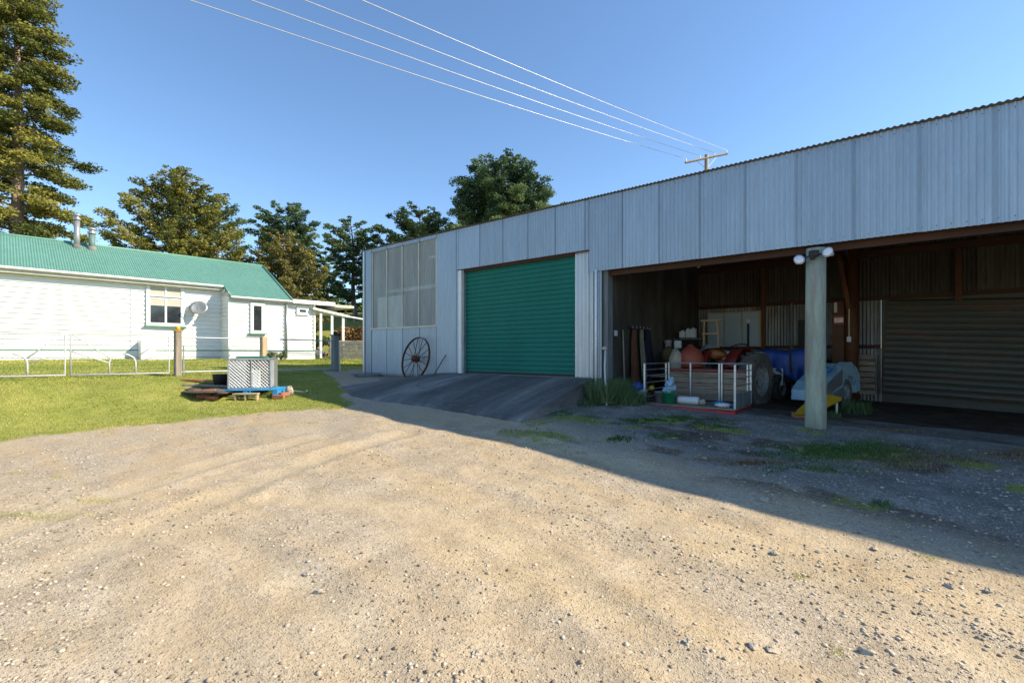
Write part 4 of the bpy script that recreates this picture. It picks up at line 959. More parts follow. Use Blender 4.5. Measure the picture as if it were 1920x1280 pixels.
# car wreck
cr = thing('car', 'stripped pale blue car with silver panel behind the round post', 'car', (0, 0, 0))
p0 = P(1540, 700, 9.4); p1 = P(1612, 700, 10.6); dv = Vector((p1.x-p0.x, p1.y-p0.y, 0)).normalized(); 
cr.location = (p0.x, p0.y, G(p0.x, 9.1)); cr.rotation_euler = (0, 0, math.atan2(dv.y, dv.x))      # local x = along the side, away; local -y = side towards the camera
side = [(0, .12), (.02, .40), (.25, .56), (.85, .80), (1.15, .95), (1.55, .95), (1.88, .80), (2.03, .62), (2.06, .32), (1.82, .28), (1.78, .45), (1.62, .62), (1.42, .66), (1.22, .60), (1.08, .44), (1.03, .30)]
def prism(b, poly, y0, y1, inset=0):
    n = len(poly); vs = [(x, y0, z) for x, z in poly]+[(x, y1, z) for x, z in poly]
    b.mesh(vs, [tuple(range(n)), tuple(range(n, 2*n))[::-1]]+[(i, i+n, (i+1) % n+n, (i+1) % n) for i in range(n)])
b = MB(); prism(b, side, 0, .10); prism(b, [(.0, .2), (.02, .40), (.25, .56), (.85, .78), (1.15, .92), (1.55, .92), (1.88, .78), (2.0, .62), (2.0, .3)], .10, .55); b.build('body', M['car'], cr)
b = MB(); b.mesh([(.03, -.012, .22), (1.02, -.012, .50), (1.0, -.012, .80), (.30, -.012, .54), (.05, -.012, .40)], [(0, 1, 2, 3, 4)]); b.build('side_panel', M['silver'], cr, solid=.01)
b = MB(); prism(b, [(.0, .04), (1.02, .24), (1.04, .44), (.02, .20)], -.03, .08); b.build('sill', M['silver'], cr)
tyre(cr, (1.42, .12, .30), .30, .17, 0, .6); cr_t = [o for o in COL.objects if o.parent == cr and o.name.startswith('tyre')][0]
cr_t.data.transform(Matrix.Translation((1.42, .12, .30)) @ Matrix.Rotation(rad(90), 4, 'Z') @ Matrix.Translation((-1.42, -.12, -.30)))
for o in COL.objects:
    if o.parent == cr_t: o.data.transform(Matrix.Translation((1.42, .12, .30)) @ Matrix.Rotation(rad(90), 4, 'Z') @ Matrix.Translation((-1.42, -.12, -.30)))
b = MB(); b.box((.9, .40, .72), (.4, .3, .3), bev=.04); b.tube([(.2, .3, .7), (.3, .4, 1.15), (.6, .5, 1.15)], .02, 6); b.tube([(.8, .9, .7), (.75, .9, 1.3)], .025, 6); b.build('engine', M['black'], cr)
b = MB(); b.box((.62, .25, .80), (.34, .25, .10), bev=.02); b.build('battery_box', M['light_blue'], cr)
# yellow kayak piece
b = MB(); pa, pb = P(1490, 661, 8.05), P(1577, 661, 8.75); za, zb_ = P(1494, 777, 8.05).z, P(1577, 748, 8.75).z
vs = []; n = 16; m = 8
for i in range(n+1):
    t_ = i/n; w_ = .13*math.sin(math.pi*min(max(t_, .02), .97))**.6; c = Vector((pa.x+(pb.x-pa.x)*t_, pa.y+(pb.y-pa.y)*t_, za+(zb_-za)*t_+.06*math.sin(math.pi*t_)))
    for k in range(m): a = 2*math.pi*k/m; vs.append(c+Vector((.3*w_*math.cos(a), .5*w_*math.cos(a), w_*1.05*math.sin(a))))
b.mesh(vs, [(i*m+k, (i+1)*m+k, (i+1)*m+(k+1) % m, i*m+(k+1) % m) for i in range(n) for k in range(m)]); tag(b.build('yellow_float', M['yellow'], smooth=True), 'long curved yellow plastic piece lying behind the round post', 'float')
b = MB(); p = P(1508, 661, 8.35); b.box((p.x, p.y, H(p.x, p.y)+.04), (.34, .2, .09), .5, bev=.01); tag(b.build('brick_block', M['terracotta']), 'reddish block under the tip of the yellow piece', 'block')
# timber prop under it
b = MB(); p = P(1568, 661, 8.8); b.tube([(p.x, p.y, .25), (p.x+.01, p.y, .62)], .02, 6); tag(b.build('prop', M['galv']), 'short metal prop under the right end of the yellow piece', 'prop')
# sign, white strip, conduit
def plate(px0, px1, py0, py1, yp, m, nm, lb, cat, th=.02):
    b = MB(); x0, x1 = fx(px0, yp), fx(px1, yp); b.span(x0, x1, yp-th, yp, fz((px0+px1)/2, py1, yp), fz((px0+px1)/2, py0, yp), .003)
    return tag(b.build(nm, M[m]), lb, cat), x0, x1
sg = thing('safety_sign', 'small red and white sign on the boarding beside the pole', 'sign', (0, 0, 0)); YS = YB-.72
x0, x1 = fx(1563, YS), fx(1583, YS); z0, z1 = fz(1573, 608, YS), fz(1573, 592, YS)
b = MB(); b.span(x0, x1, YS-.01, YS, z0, z1); b.build('plate', M['sign_red'], sg); b = MB(); b.span(x0+.02, x1-.02, YS-.014, YS-.0105, z0+.05, z1-.05); b.build('lettering_panel', M['white_paint'], sg)
b = MB()
for k in range(3): b.span(x0+.045, x1-.045-.03*k, YS-.018, YS-.0145, z1-.075-.03*k, z1-.068-.03*k)
b.build('text_line', M['sign_red'], sg)
b = MB(); b.span(fx(1561, YS+.05), fx(1583, YS+.05), YS+.001, YS+.03, .9, fz(1573, 565, YS)); tag(b.build('boarding', M['timber']), 'reddish upright boarding between the doorway and the pole', 'boarding')
plate(1564, 1570, 567, 586, YS-.002, 'pipe_white', 'notice', 'narrow white notice above the red and white sign', 'notice')
cd = thing('power_conduit', 'white conduit with a switch box down the brown pole', 'conduit'); xx = fx(1592, YB-.8)
b = MB(); b.tube([(xx, YB-.78, fz(1592, 565, YB-.8)), (xx, YB-.78, fz(1592, 632, YB-.8))], .02, 8); b.build('conduit', M['lamp_cream'], cd)
b = MB(); b.box((xx, YB-.79, fz(1592, 636, YB-.8)), (.09, .06, .13), bev=.01); b.build('switch_box', M['plastic_white'], cd)
b = MB(); p = P(1513, 690, 12.6)
for k in range(5): b.blob((p.x+.05+R.uniform(-.2, .5), p.y+R.uniform(-.1, .4), .7+.16*k), (.25, .2, .13), seed=70+k, amp=.3)
tag(b.build('scrap_heap', M['black']), 'dark heap of scrap parts behind the round post', 'scrap')
b = MB(); p = P(1556, 690, 12.8); b.span(p.x-.3, p.x+.25, p.y-.2, p.y+.2, .9, 1.25, .02); b.box((p.x, p.y-.1, .6), (.9, .5, .5), bev=.04); tag(b.build('generator', M['black']), 'dark boxy machine behind the pale blue car', 'machine')
b = MB(); p = P(1598, 690, 12.2); b.lathe([(.18, 0), (.19, .5), (.17, .8), (.12, 1.0), (.09, 1.2)], (p.x, p.y, .35), 14); tag(b.build('wrapped_pipe', M['olive'], smooth=True), 'olive cloth wrapped round the foot of the brown pole', 'cloth')
b = MB(); 
for k in range(7): b.box((fx(1618, YB-.4), YB-.35, .55+k*.14), (.5, .25, .12), rot=R.uniform(-.05, .05), bev=.008, tone=R.uniform(.7, 1.1))
tag(b.build('timber_stack', M['plank']), 'short stack of boards against the back wall right of the pole', 'timber')

# ------------------------------------------------------------------ the house
HO = C2(-12.80, 21.3); HR = rad(-3.95); HZ = 1.24
house = thing('farmhouse', 'white weatherboard house with a pale green corrugated roof', 'house', (HO[0], HO[1], 0), HR)
# local frame: x' towards the sun side, y' away along the wall; z world
ZE = CAMZ+3.05                     # main eave
W2 = 2.4; TP = .55; PX = 1.08      # half width, pitch, protrusion
def wboards(b, x, y0, y1, z0, z1, axis='y', sgn=1, h=.18):
    z = z0
    while z < z1-.01:
        zt = min(z+h, z1)
        if axis == 'y': b.quad((x+sgn*.045, y0, z), (x+sgn*.045, y1, z), (x+sgn*.003, y1, zt), (x+sgn*.003, y0, zt)); b.quad((x, y0, z), (x, y1, z), (x+sgn*.045, y1, z), (x+sgn*.045, y0, z))
        else: b.quad((y0, x+sgn*.045, z), (y1, x+sgn*.045, z), (y1, x+sgn*.003, zt), (y0, x+sgn*.003, zt)); b.quad((y0, x, z), (y1, x, z), (y1, x+sgn*.045, z), (y0, x+sgn*.045, z))
        z = zt
ZB = HZ+.38                        # bottom of the boards
b = MB()
wboards(b, 0, -14, 0, ZB, ZE); ww_ = ZB
while ww_ < ZE-.12: xe_ = min(PX, (ZE+.02-ww_-.165)/TP); wboards(b, 0, 0, xe_, ww_, min(ww_+.165, ZE-.12), 'x', -1); ww_ += .165
b.poly([(0, .012, ZE-PX*TP-.1), (PX, .012, ZE-PX*TP-.1), (0, .012, ZE-.02)])
zE2 = ZE-PX*TP
wboards(b, PX, 0, 2.3, ZB, zE2-.02); wboards(b, 2.3, -2*W2, PX, ZB, zE2-.02, 'x', 1)
wboards(b, PX-.06, 2.3, 3.72, ZB, zE2-.12)
wboards(b, -2*W2, -14, 2.3, ZB, ZE, 'y', -1); wboards(b, 3.72, -2.4, PX-.06, ZB, zE2-.1, 'x', 1); wboards(b, -14, -2*W2, 0, ZB, ZE, 'x', -1)
# gable triangle at the far end
b.mesh([(-2*W2, 2.3, ZE), (0, 2.3, ZE), (-W2, 2.3, ZE+W2*TP)], [(0, 1, 2)])
b.build('wall', M['wb_white'], house)
b = MB(); b.span(-.02, .035, -14, 0, ZB-.30, ZB-.04); b.span(-.02, .035, -14, 0, HZ-.1, ZB-.32); b.span(0, PX+.03, -.03, .0, HZ-.1, ZB-.04); b.span(PX-.03, PX+.03, 0, 3.7, HZ-.1, ZB-.04); b.build('base_board', M['white_paint'], house)
b = MB(); b.span(-.02, .055, -14, -.0, ZB-.04, ZB); b.span(0, PX+.055, -.055, -.001, ZB-.04, ZB); b.span(PX, PX+.055, 0, 3.7, ZB-.04, ZB); b.build('base_strip', M['trim_green'], house)
b = MB()
for (x_, y_, zt) in ((PX+.012, -.012, zE2), (PX+.012, 2.27, zE2), (PX-.03, 2.40, zE2-.1), (PX-.03, 3.68, zE2-.1)): b.box((x_, y_, (ZB+zt)/2), (.09, .09, zt-ZB-.03))
b.box((PX+.01, 1.55, (ZB+zE2)/2), (.05, .05, zE2-ZB-.04)); b.box((.03, -3.15, (ZB+ZE)/2), (.03, .04, ZE-ZB-.05))
b.build('corner_board', M['white_paint'], house)
# roof, corrugated along the slope
def slope_sheet(b, y0, y1, xa, za, xb, zb, pitch=.0762, amp=.009):
    n = int((y1-y0)/pitch*4); vs = []
    for i in range(n+1):
        y = y0+(y1-y0)*i/n; o = amp*math.sin(2*math.pi*i/4)
        vs += [(xa, y, za+o), (xb, y, zb+o)]
    for i in range(n):
        pass
    b.mesh(vs, [(2*i, 2*i+2, 2*i+3, 2*i+1) for i in range(n)])
OV = .32; zr = ZE+W2*TP+.06
b = MB()
slope_sheet(b, -14.3, 0.0, -W2, zr, OV, zr-(W2+OV)*TP); slope_sheet(b, 0.0, 2.55, -W2, zr, PX+OV*.6, zr-(W2+PX+OV*.6)*TP)
slope_sheet(b, -14.3, 2.55, -W2, zr, -2*W2-OV, zr-(W2+OV)*TP)
rf = b.build('roof', M['roof_green'], house, False)
b = MB(); b.tube([(-W2, -14.3, zr+.01), (-W2, 2.56, zr+.01)], .055, 8)
for (y_, xa) in ((2.56, PX+OV*.6),): b.box(((-W2+xa)/2, y_, (zr+zr-(W2+xa)*TP)/2+.005), (math.hypot(W2+xa, (W2+xa)*TP), .05, .10), Matrix.Rotation(math.atan(TP), 3, 'Y'))
xa = OV; xb2 = PX+OV*.6; b.box(((xa+xb2)/2, -.01, zr-(W2+(xa+xb2)/2)*TP-.02), (1.06, .04, .08), Matrix.Rotation(math.atan(TP), 3, 'Y'))
b.build('ridge_cap', M['roof_green'], rf, True)
# gutters and fascia
ze = zr-(W2+OV)*TP; ze2 = zr-(W2+PX+OV*.6)*TP
b = MB(); b.span(OV-.02, OV+.10, -14.3, .0, ze-.10, ze-.015, .02); b.span(xb2-.02, xb2+.09, -.02, 2.6, ze2-.09, ze2-.012, .02); b.build('gutter', M['white_paint'], house)
b = MB(); b.span(OV-.045, OV-.021, -14.3, -.0, ze-.22, ze-.02); b.span(.03, OV-.046, -14.3, -.0, ze-.20, ze-.18); b.span(0.03, PX, -.04, -.001, zE2+.0, zE2+.12); b.span(xb2-.045, xb2-.021, -.02, 2.55, ze2-.17, ze2-.02); b.build('fascia', M['gutter'], house)
b = MB(); b.tube([(PX+.10, 2.33, zE2-.1), (PX+.10, 2.33, HZ)], .045, 10); b.tube([(PX+.05, -.0, HZ+.1), (PX+.05, -.0, HZ+.2)], .01, 4); b.build('house_downpipe', M['sheet'], house, True)
# chimneys
def flue(y_, h, r, m, cap):
    x_ = -W2+.35; z0 = zr-.35*TP-.15; b = MB(); b.tube([(x_, y_, z0), (x_, y_, z0+h)], r, 16); c = b.build('chimney', M[m], rf, True)
    b = MB(); b.lathe([(r*1.25, h+.02), (r*1.35, h+.04), (r*1.35, h+.11), (r*.9, h+.12), (r*.9, h+.18), (r*1.4, h+.19), (r*1.4, h+.24), (r*.4, h+.30)], (x_, y_, z0), 16); b.build('cowl', M['sheet'], c, True)
    b = MB(); b.lathe([(r*2.0, -.02), (r*1.4, .16), (r*1.05, .22)], (x_, y_, z0+.02), 14); b.build('flashing', M['concrete'], c, True)
def y_on(px, xoff):                  # y' of a pixel column on the house plane x' = xoff
    r_ = (px-960)/907; ax = math.cos(HR), math.sin(HR); dirw = (FX+.7744*r_, FY+.6327*r_)
    # solve s*dir . ax = HO.ax + xoff
    s_ = (HO[0]*ax[0]+HO[1]*ax[1]+xoff)/(dirw[0]*ax[0]+dirw[1]*ax[1]); ay = (-math.sin(HR), math.cos(HR))
    return s_*(dirw[0]*ay[0]+dirw[1]*ay[1])-(HO[0]*ay[0]+HO[1]*ay[1]), s_
yc, sc_ = y_on(144, -W2+.35); flue(yc, (661-414)/907*sc_+CAMZ-(zr-.35*TP-.15), .095, 'sheet', 1)
yc, sc_ = y_on(172, -W2+.35); flue(yc, (661-440)/907*sc_+CAMZ-(zr-.35*TP-.15), .105, 'flue_green', 1)
# windows
def window(x_, px0, px1, py0, py1, lights, green=True, blind=0.):
    y0, s0 = y_on(px0, x_); y1, s1 = y_on(px1, x_); s_ = (s0+s1)/2
    z0, z1 = CAMZ+(661-py1)/907*s_, CAMZ+(661-py0)/907*s_
    b = MB(); f = .09
    b.span(x_, x_+.07, y0-f, y0, z0-f, z1+f); b.span(x_, x_+.07, y1, y1+f, z0-f, z1+f); b.span(x_, x_+.072, y0, y1, z1, z1+f+.02); b.span(x_, x_+.072, y0, y1, z0-f, z0)
    w = b.build('window', M['white_paint'], house)
    for (u0, u1, v0, v1) in lights:
        ya, yb, za, zb3 = y0+(y1-y0)*u0, y0+(y1-y0)*u1, z0+(z1-z0)*v0, z0+(z1-z0)*v1
        b = MB(); t_ = .035; b.span(x_+.03, x_+.062, ya, ya+t_, za, zb3); b.span(x_+.03, x_+.062, yb-t_, yb, za, zb3); b.span(x_+.03, x_+.061, ya+t_, yb-t_, zb3-t_, zb3); b.span(x_+.03, x_+.061, ya+t_, yb-t_, za, za+t_); b.build('sash', M['white_paint'], w)
        b = MB(); b.span(x_+.034, x_+.042, ya+t_, yb-t_, za+t_, zb3-t_); b.build('pane', M['blind'] if v0 > .55 and blind else M['glass'], w)
        if blind and v0 < .5: b = MB(); b.span(x_+.043, x_+.047, ya+t_, yb-t_, zb3-.30*(zb3-za), zb3-t_); b.build('blind', M['blind'], w)
    if green: b = MB(); b.span(x_, x_+.14, y0-.16, y1+.16, z0-f-.06, z0-f-.0); b.build('sill', M['trim_green'], w)
window(0.03, 279, 340, 537, 607, [(0, .5, 0, .68), (.5, 1, 0, .68), (0, .5, .72, 1), (.5, 1, .72, 1)], True, 1)
window(PX+.03, 473, 491, 572, 621, [(0, 1, 0, 1)])
window(PX-.03, 559, 574, 579, 587, [(0, 1, 0, 1)], False)
# lower flat roof and verandah
b = MB(); b.span(-2.2, PX+.22, 2.56, 4.6, zE2-.14, zE2-.02); b.span(-2.2, PX+.26, 4.6, 5.6, zE2-.22, zE2-.10); b.build('porch_roof', M['gutter'], house)
b = MB(); b.span(PX+.221, PX+.26, 2.56, 4.6, zE2-.17, zE2+.01); b.build('porch_fascia', M['white_paint'], house)
yv1, sv = y_on(651, PX); yv0, _ = y_on(583, PX)
z0, z1 = zE2-.30, CAMZ+(661-592)/907*sv
b = MB(); vs = [(PX+.25, yv0, z0), (PX+.25, yv1, z1), (-2.4, yv1, z1+.35), (-2.4, yv0, z0+.35)]
b.mesh(vs+[(v[0], v[1], v[2]-.10) for v in vs], [(0, 1, 2, 3), (7, 6, 5, 4), (0, 4, 5, 1), (1, 5, 6, 2), (2, 6, 7, 3), (3, 7, 4, 0)]); b.build('verandah_roof', M['white_paint'], house)
b = MB(); b.tube([(PX+.2, yv1, z1-.06), (PX+.2, yv1+2.0, z1-.28)], .04, 6); b.build('verandah_rail', M['white_paint'], house)
for px in (601, 622, 643):
    yy, s_ = y_on(px, PX+.1); b = MB(); b.box((PX+.1, yy, (HZ+3.3)/2+.05), (.10, .10, 3.3-HZ+.1)); b.build('verandah_post', M['white_paint'], house)
# satellite dish, house floodlight, box at base (fixed to the house but things of their own)
yy, s_ = y_on(372, .35); zz = CAMZ+(661-577)/907*s_
def HW(x_, y_, z_): return Vector((HO[0]+x_*math.cos(HR)-y_*math.sin(HR), HO[1]+x_*math.sin(HR)+y_*math.cos(HR), z_))
ds = thing('satellite_dish', 'pale satellite dish on the white house wall', 'satellite dish', HW(.35, yy, zz), HR)
rot = Matrix.Rotation(rad(-28), 3, 'Z') @ Matrix.Rotation(rad(62), 3, 'Y')
b = MB(); b.lathe([(.001, -.07), (.12, -.06), (.24, -.025), (.33, .02), (.335, .03), (.24, -.01), (.12, -.045), (.001, -.055)], (0, 0, 0), 24, rot); b.build('dish', M['sheet'], ds, True)
b = MB(); b.tube([(-.33, .05, -.1), (-.1, .05, -.1), (-.03, 0, 0)], .022, 8); b.build('mast', M['galv'], ds)
b = MB(); tip = rot @ Vector((0, 0, .36)); b.tube([rot @ Vector((.3, 0, 0)), tip], .012, 6); b.lathe([(.03, 0), (.04, .06), (.02, .08)], tip, 10); b.build('receiver', M['galv'], ds)
yy, s_ = y_on(306, .12); zz = CAMZ+(661-530)/907*s_
hf = thing('wall_floodlight', 'small twin floodlight above the double window of the house', 'floodlight', HW(.10, yy, zz), HR)
b = MB(); b.box((0, 0, 0), (.06, .12, .08), bev=.01); b.build('mount', M['sheet'], hf)
for sy in (-1, 1): b = MB(); b.lathe([(.03, -.08), (.06, .03), (.06, .05), (.02, .055)], (.12, sy*.17, -.03), 12, Matrix.Rotation(rad(30*sy), 3, 'Z') @ Matrix.Rotation(rad(100), 3, 'Y')); b.build('lamp_head', M['plastic_white'], hf, True)
yy, s_ = y_on(265, .1)
b = MB(); y1, _ = y_on(290, .5); y0, _ = y_on(263, .5); b.span(.04, .55, y0, y1, HZ-.05, HZ+.72, .01); o = b.build('utility_box', M['white_paint']); o.location = (HO[0], HO[1], 0); o.rotation_euler = (0, 0, HR); tag(o, 'white utility box standing against the house below the window', 'box')

# ------------------------------------------------------------------ plants by the house, retaining wall, pots
def foliage(pts, size, tone, m, name, parent=None, thin=.38, flat=.55):
    pts = np.asarray(pts); n = len(pts); d = NR.randn(n, 3); d[:, 2] *= flat; d /= np.linalg.norm(d, axis=1)[:, None]
    e = NR.randn(n, 3); e -= d*(e*d).sum(1)[:, None]; e /= np.linalg.norm(e, axis=1)[:, None]
    s = size*(.6+.8*NR.rand(n))[:, None]
    Vv = np.stack([pts-d*s*.5, pts+e*s*thin, pts+d*s*.5, pts-e*s*thin], 1).reshape(-1, 3)
    Ff = np.arange(n*4).reshape(-1, 4)
    return fastmesh(name, Vv, Ff, m, np.repeat(np.clip(tone, 0, 1), 4), parent)
def bush(px, py_base, Z, w, h, m, label, name='bush', n=2600, size=.11, loc=None, cat='bush', group='bushes and plants beyond the house'):
    p = loc or P(px, py_base, Z); t = thing(name, label, cat, p, group=group); pts = []; tn = []
    nb = 14
    for k in range(nb):
        a = R.uniform(0, 6.28); rr = w*.5*math.sqrt(R.random())*.8; c = np.array([rr*math.cos(a), rr*math.sin(a), h*R.uniform(.25, .8)]); q = w*R.uniform(.14, .24)
        v = NR.randn(n//nb, 3); v /= np.linalg.norm(v, axis=1)[:, None]; pts.append(c+v*q*(.5+.5*NR.rand(len(v), 1))*[1, 1, .8*h/w*1.2]); tn.append(np.full(len(v), R.uniform(.15, .85))+.25*NR.randn(len(v)))
    foliage(np.concatenate(pts), size, np.concatenate(tn), M[m], 'foliage', t)
    b = MB()
    for k in range(7): a = k*.9; b.tube([(0, 0, -.1), (w*.2*math.cos(a), w*.2*math.sin(a), h*.3), (w*.36*math.cos(a), w*.36*math.sin(a), h*.65)], [.03, .018, .006], 5)
    b.build('stem', M['stem'], t); return t
b = MB(); pa, pb = P(622, 661, 24), P(720, 661, 24); n = 22
vs = []
for r_ in range(5):
    for i in range(n):
        t_ = (i+(.5 if r_ % 2 else 0))/n; c = pa.lerp(pb, t_); b.box((c.x, c.y, 1.2+r_*.20), (.30, .22, .185), HEAD+R.uniform(-.04, .04), R.uniform(.7, 1.1), .02)
tag(b.build('retaining_wall', M['stone']), 'low grey stone retaining wall between house and shed', 'wall')
GG = 'bushes and plants beyond the house'
bush(655, 650, 25.5, 1.7, 1.15, 'leaf_brown', 'rounded reddish brown bush on top of the retaining wall', n=3200, size=.10)
bush(674, 652, 25.8, .9, .9, 'leaf_brown', 'smaller brown bush half hidden by the shed corner', n=1200, size=.10)
bush(590, 655, 25.0, 1.0, .8, 'leaf_green', 'bright green bush beside the house corner', n=1800, size=.09)
bush(604, 648, 26.5, .8, .6, 'leaf_green', 'yellow green plant behind the verandah post', n=1200, size=.08)
bush(622, 655, 27, .9, .7, 'leaf_green', 'green plant behind the fence end post', n=1200, size=.08)
for px, lb in ((507, 'low plant at the foot of the white wall, left of the pair'), (527, 'low flowering plant at the foot of the white wall, right of the pair')):
    yy, s_ = y_on(px, PX+.35); bush(0, 0, 0, .5, .35, 'leaf_green', lb, n=600, size=.05, loc=HW(PX+.35, yy, HZ), group='plants at the foot of the white wall')
for px, py, r_, h_, m, lb in [(596, 669, .17, .34, 'plastic_white', 'white pot by the house corner'), (597, 657, .12, .08, 'red', 'small red lid on the white pot'), (604, 668, .16, .22, 'blue', 'blue tub beside the white pot'), (611, 667, .13, .14, 'terracotta', 'terracotta pot right of the blue tub')]:
    p = P(px, py, 24.0); b = MB(); b.lathe([(r_*.75, 0), (r_, h_), (r_*.9, h_), (r_*.8, h_*.9)], (0, 0, 0), 14); o = b.build('plant_pot' if 'lid' not in lb else 'lid', M[m], smooth=True); o.location = p; tag(o, lb, 'pot' if 'lid' not in lb else 'lid')
    if py < 660: o.location = P(596, 669, 24.0)+Vector((0, 0, .34))

# ------------------------------------------------------------------ gates, fence
def FP(px, Z): x, y = C2((px-960)/907*Z, Z); return Vector((x, y, 0))
def fence_Z(px): r_ = (px-960)/907; return 10.7*(.9184+1.0)/(1.0-r_) if False else 20.53/(1.0-r_)     # the fence runs on the line Z - X = 20.53
g0, g1, g2 = FP(-92, fence_Z(-92)), FP(127, fence_Z(127)), FP(325, fence_Z(325))
def tiez(p): return G(p.x, p.y)
def gate(a, c, label, curve):
    L = (c-a).length; rz = math.atan2(c.y-a.y, c.x-a.x); t = thing('farm_gate', label, 'gate', (a.x, a.y, tiez(a)+.06), rz, 'pair of farm gates')
    Hg = .93; r_ = .019; b = MB()
    b.tube([(.03, 0, 0), (.03, 0, Hg-.05), (.08, 0, Hg), (L-.08, 0, Hg), (L-.03, 0, Hg-.05), (L-.03, 0, 0), (.03, 0, 0)], r_, 8); b.build('frame', M['pipe_white'], t, True)
    b = MB(); m_ = L/2; q = L*.13
    for sg in (-1, 1):
        b.tube([(m_+sg*q, 0, 0), (m_+sg*q, 0, .28), (m_+sg*q*.85, 0, .38), (m_+sg*q*.4, 0, .45), (m_, 0, .47)], .019, 8)
        b.tube([(m_+sg*q*.9, 0, .36), (m_+sg*(L/2-.05), 0, Hg-.02)], .016, 6)
        b.tube([(m_+sg*q, 0, .26), (m_+sg*(L/2-.05), 0, .52)], .016, 6)
    b.build('brace', M['pipe_white'], t, True)
    b = MB(); dx = .075; k = -int(Hg/dx)
    while k*dx < L:
        for sg in (1, -1):
            x0 = k*dx; x1 = x0+Hg; 
            za, zb_ = 0., Hg
            if x0 < .03: za = .03-x0; x0 = .03
            if x1 > L-.03: zb_ = Hg-(x1-(L-.03)); x1 = L-.03
            if x1 > x0:
                if sg > 0: b.tube([(x0, 0, za), (x1, 0, zb_)], .0011, 3, caps=False)
                else: b.tube([(x0, 0, Hg-za), (x1, 0, Hg-zb_)], .0011, 3, caps=False)
        k += 1
    b.build('wire_mesh', M['galv'], t); return t
gate(g1+(g2-g1).normalized()*.015, g2-(g2-g1).normalized()*.06, 'white pipe gate hung on the weathered gate post', 1)
gate(g0, g1-(g2-g1).normalized()*.015, 'white pipe gate running out of the left of the picture', 1)
def fpost(px, w, h, m, label, knob=False, rr=False):
    p = FP(px, fence_Z(px)); t = thing('fence_post', label, 'post', (p.x, p.y, tiez(p)-.1), rad(6), 'posts of the garden fence')
    b = MB()
    if rr: b.tube([(0, 0, 0), (.01, 0, h*.5), (0, 0, h)], [w*.5, w*.48, w*.46], 12)
    else: b.box((0, 0, h/2), (w, w, h), bev=.012)
    b.build('shaft', M[m], t)
    if knob:
        b = MB(); b.box((0, 0, h+.012), (w*1.3, w*1.3, .025), bev=.005); b.lathe([(.035, .02), (.06, .06), (.05, .11), (.015, .13)], (0, 0, h), 12); b.build('finial', M['yellow'] if knob == 1 else M['black'], t, True)
    return t
fpost(333, .14, 1.20, 'old_wood', 'weathered grey gate post with an orange lichen knob', 1)
fpost(494, .15, 1.12, 'pine', 'plain tan fence post in front of the small window')
fpost(628, .17, 1.22, 'grey_wood', 'dark grey fence post with a black finial near the shed', 2)
fr = thing('garden_fence', 'wire mesh garden fence with pipe rails between the gate and the shed', 'fence')
a_, c_ = FP(340, fence_Z(340)), FP(634, fence_Z(634)); za, zc_ = tiez(a_), tiez(c_)
b = MB()
for h_ in (.95, .08): b.tube([(a_.x, a_.y, za+h_), (c_.x, c_.y, zc_+h_)], .017, 8)
p_ = FP(344, fence_Z(344)); b.tube([(p_.x, p_.y, za), (p_.x, p_.y, za+.75)], .02, 8); p_ = FP(637, fence_Z(637)); b.tube([(p_.x, p_.y, zc_), (p_.x, p_.y, zc_+.9)], .02, 8)
b.build('rail', M['galv'], fr)
b = MB(); L = (c_-a_).length; dv = (c_-a_).normalized(); dx = .07; k = -13
while k*dx < L:
    for sg in (1, -1):
        x0, x1 = k*dx, k*dx+.87; z0_, z1_ = (.08, .95) if sg > 0 else (.95, .08)
        if x0 < 0: z0_ += (-x0)*(1 if sg > 0 else -1); x0 = 0
        if x1 > L: z1_ -= (x1-L)*(1 if sg > 0 else -1); x1 = L
        if x1 > x0: b.tube([(a_.x+dv.x*x0, a_.y+dv.y*x0, za+z0_), (a_.x+dv.x*x1, a_.y+dv.y*x1, za+z1_)], .0011, 3, caps=False)
    k += 1
b.build('wire_mesh', M['galv'], fr)
# ------------------------------------------------------------------ kennel
kx, ky = on_ground(470, 741); kz = H(kx, ky)
kn = thing('animal_cage', 'sheet metal box cage with a wire mesh front and green lid', 'cage', (kx, ky, kz+.14), HEAD+rad(17))
w_, d_, h_ = .43, .62, .66
b = MB(); b.span(-w_, -w_+.012, 0, d_*1.2, 0, h_); b.span(w_-.012, w_, d_*.45, d_*1.2, 0, h_); b.span(-w_, w_, 0, d_*1.2, -.0, .012); b.span(-w_, -w_+.34, -.0, .012, .0, h_-.03); b.build('sheet_body', M['sheet'], kn)
b = MB(); b.span(-w_+.014, w_-.014, d_*.6, d_*.6+.012, 0.02, h_-.02); b.build('shade_backing', M['black'], kn)  # black sheet added so the inside of the cage looks dark
b = MB(); b.span(-w_-.01, w_+.01, .10, d_*1.2+.02, h_, h_+.012); b.build('sheet_top', M['sheet'], kn)
b = MB(); b.box((-.05, d_*.75, h_+.035), (.60, .5, .035), bev=.012); b.build('lid', M['green_lid'], kn)
b = MB(); fy = -.12
for (x0, x1, z0, z1) in ((-w_, -w_+.025, 0, h_), (w_-.025, w_, 0, h_), (-w_, w_, 0, .025), (-w_, w_, h_-.025, h_), (.03, .05, 0, h_)): b.span(x0, x1, fy-.012, fy+.012, z0, z1)
for zz in (0.01, h_-.01): b.span(w_-.02, w_, fy, d_*.45, zz-.01, zz+.01); b.span(-w_, -w_+.02, fy, .0, zz-.01, zz+.01)
b.build('door_frame', M['galv'], kn)
b = MB(); dx = .072
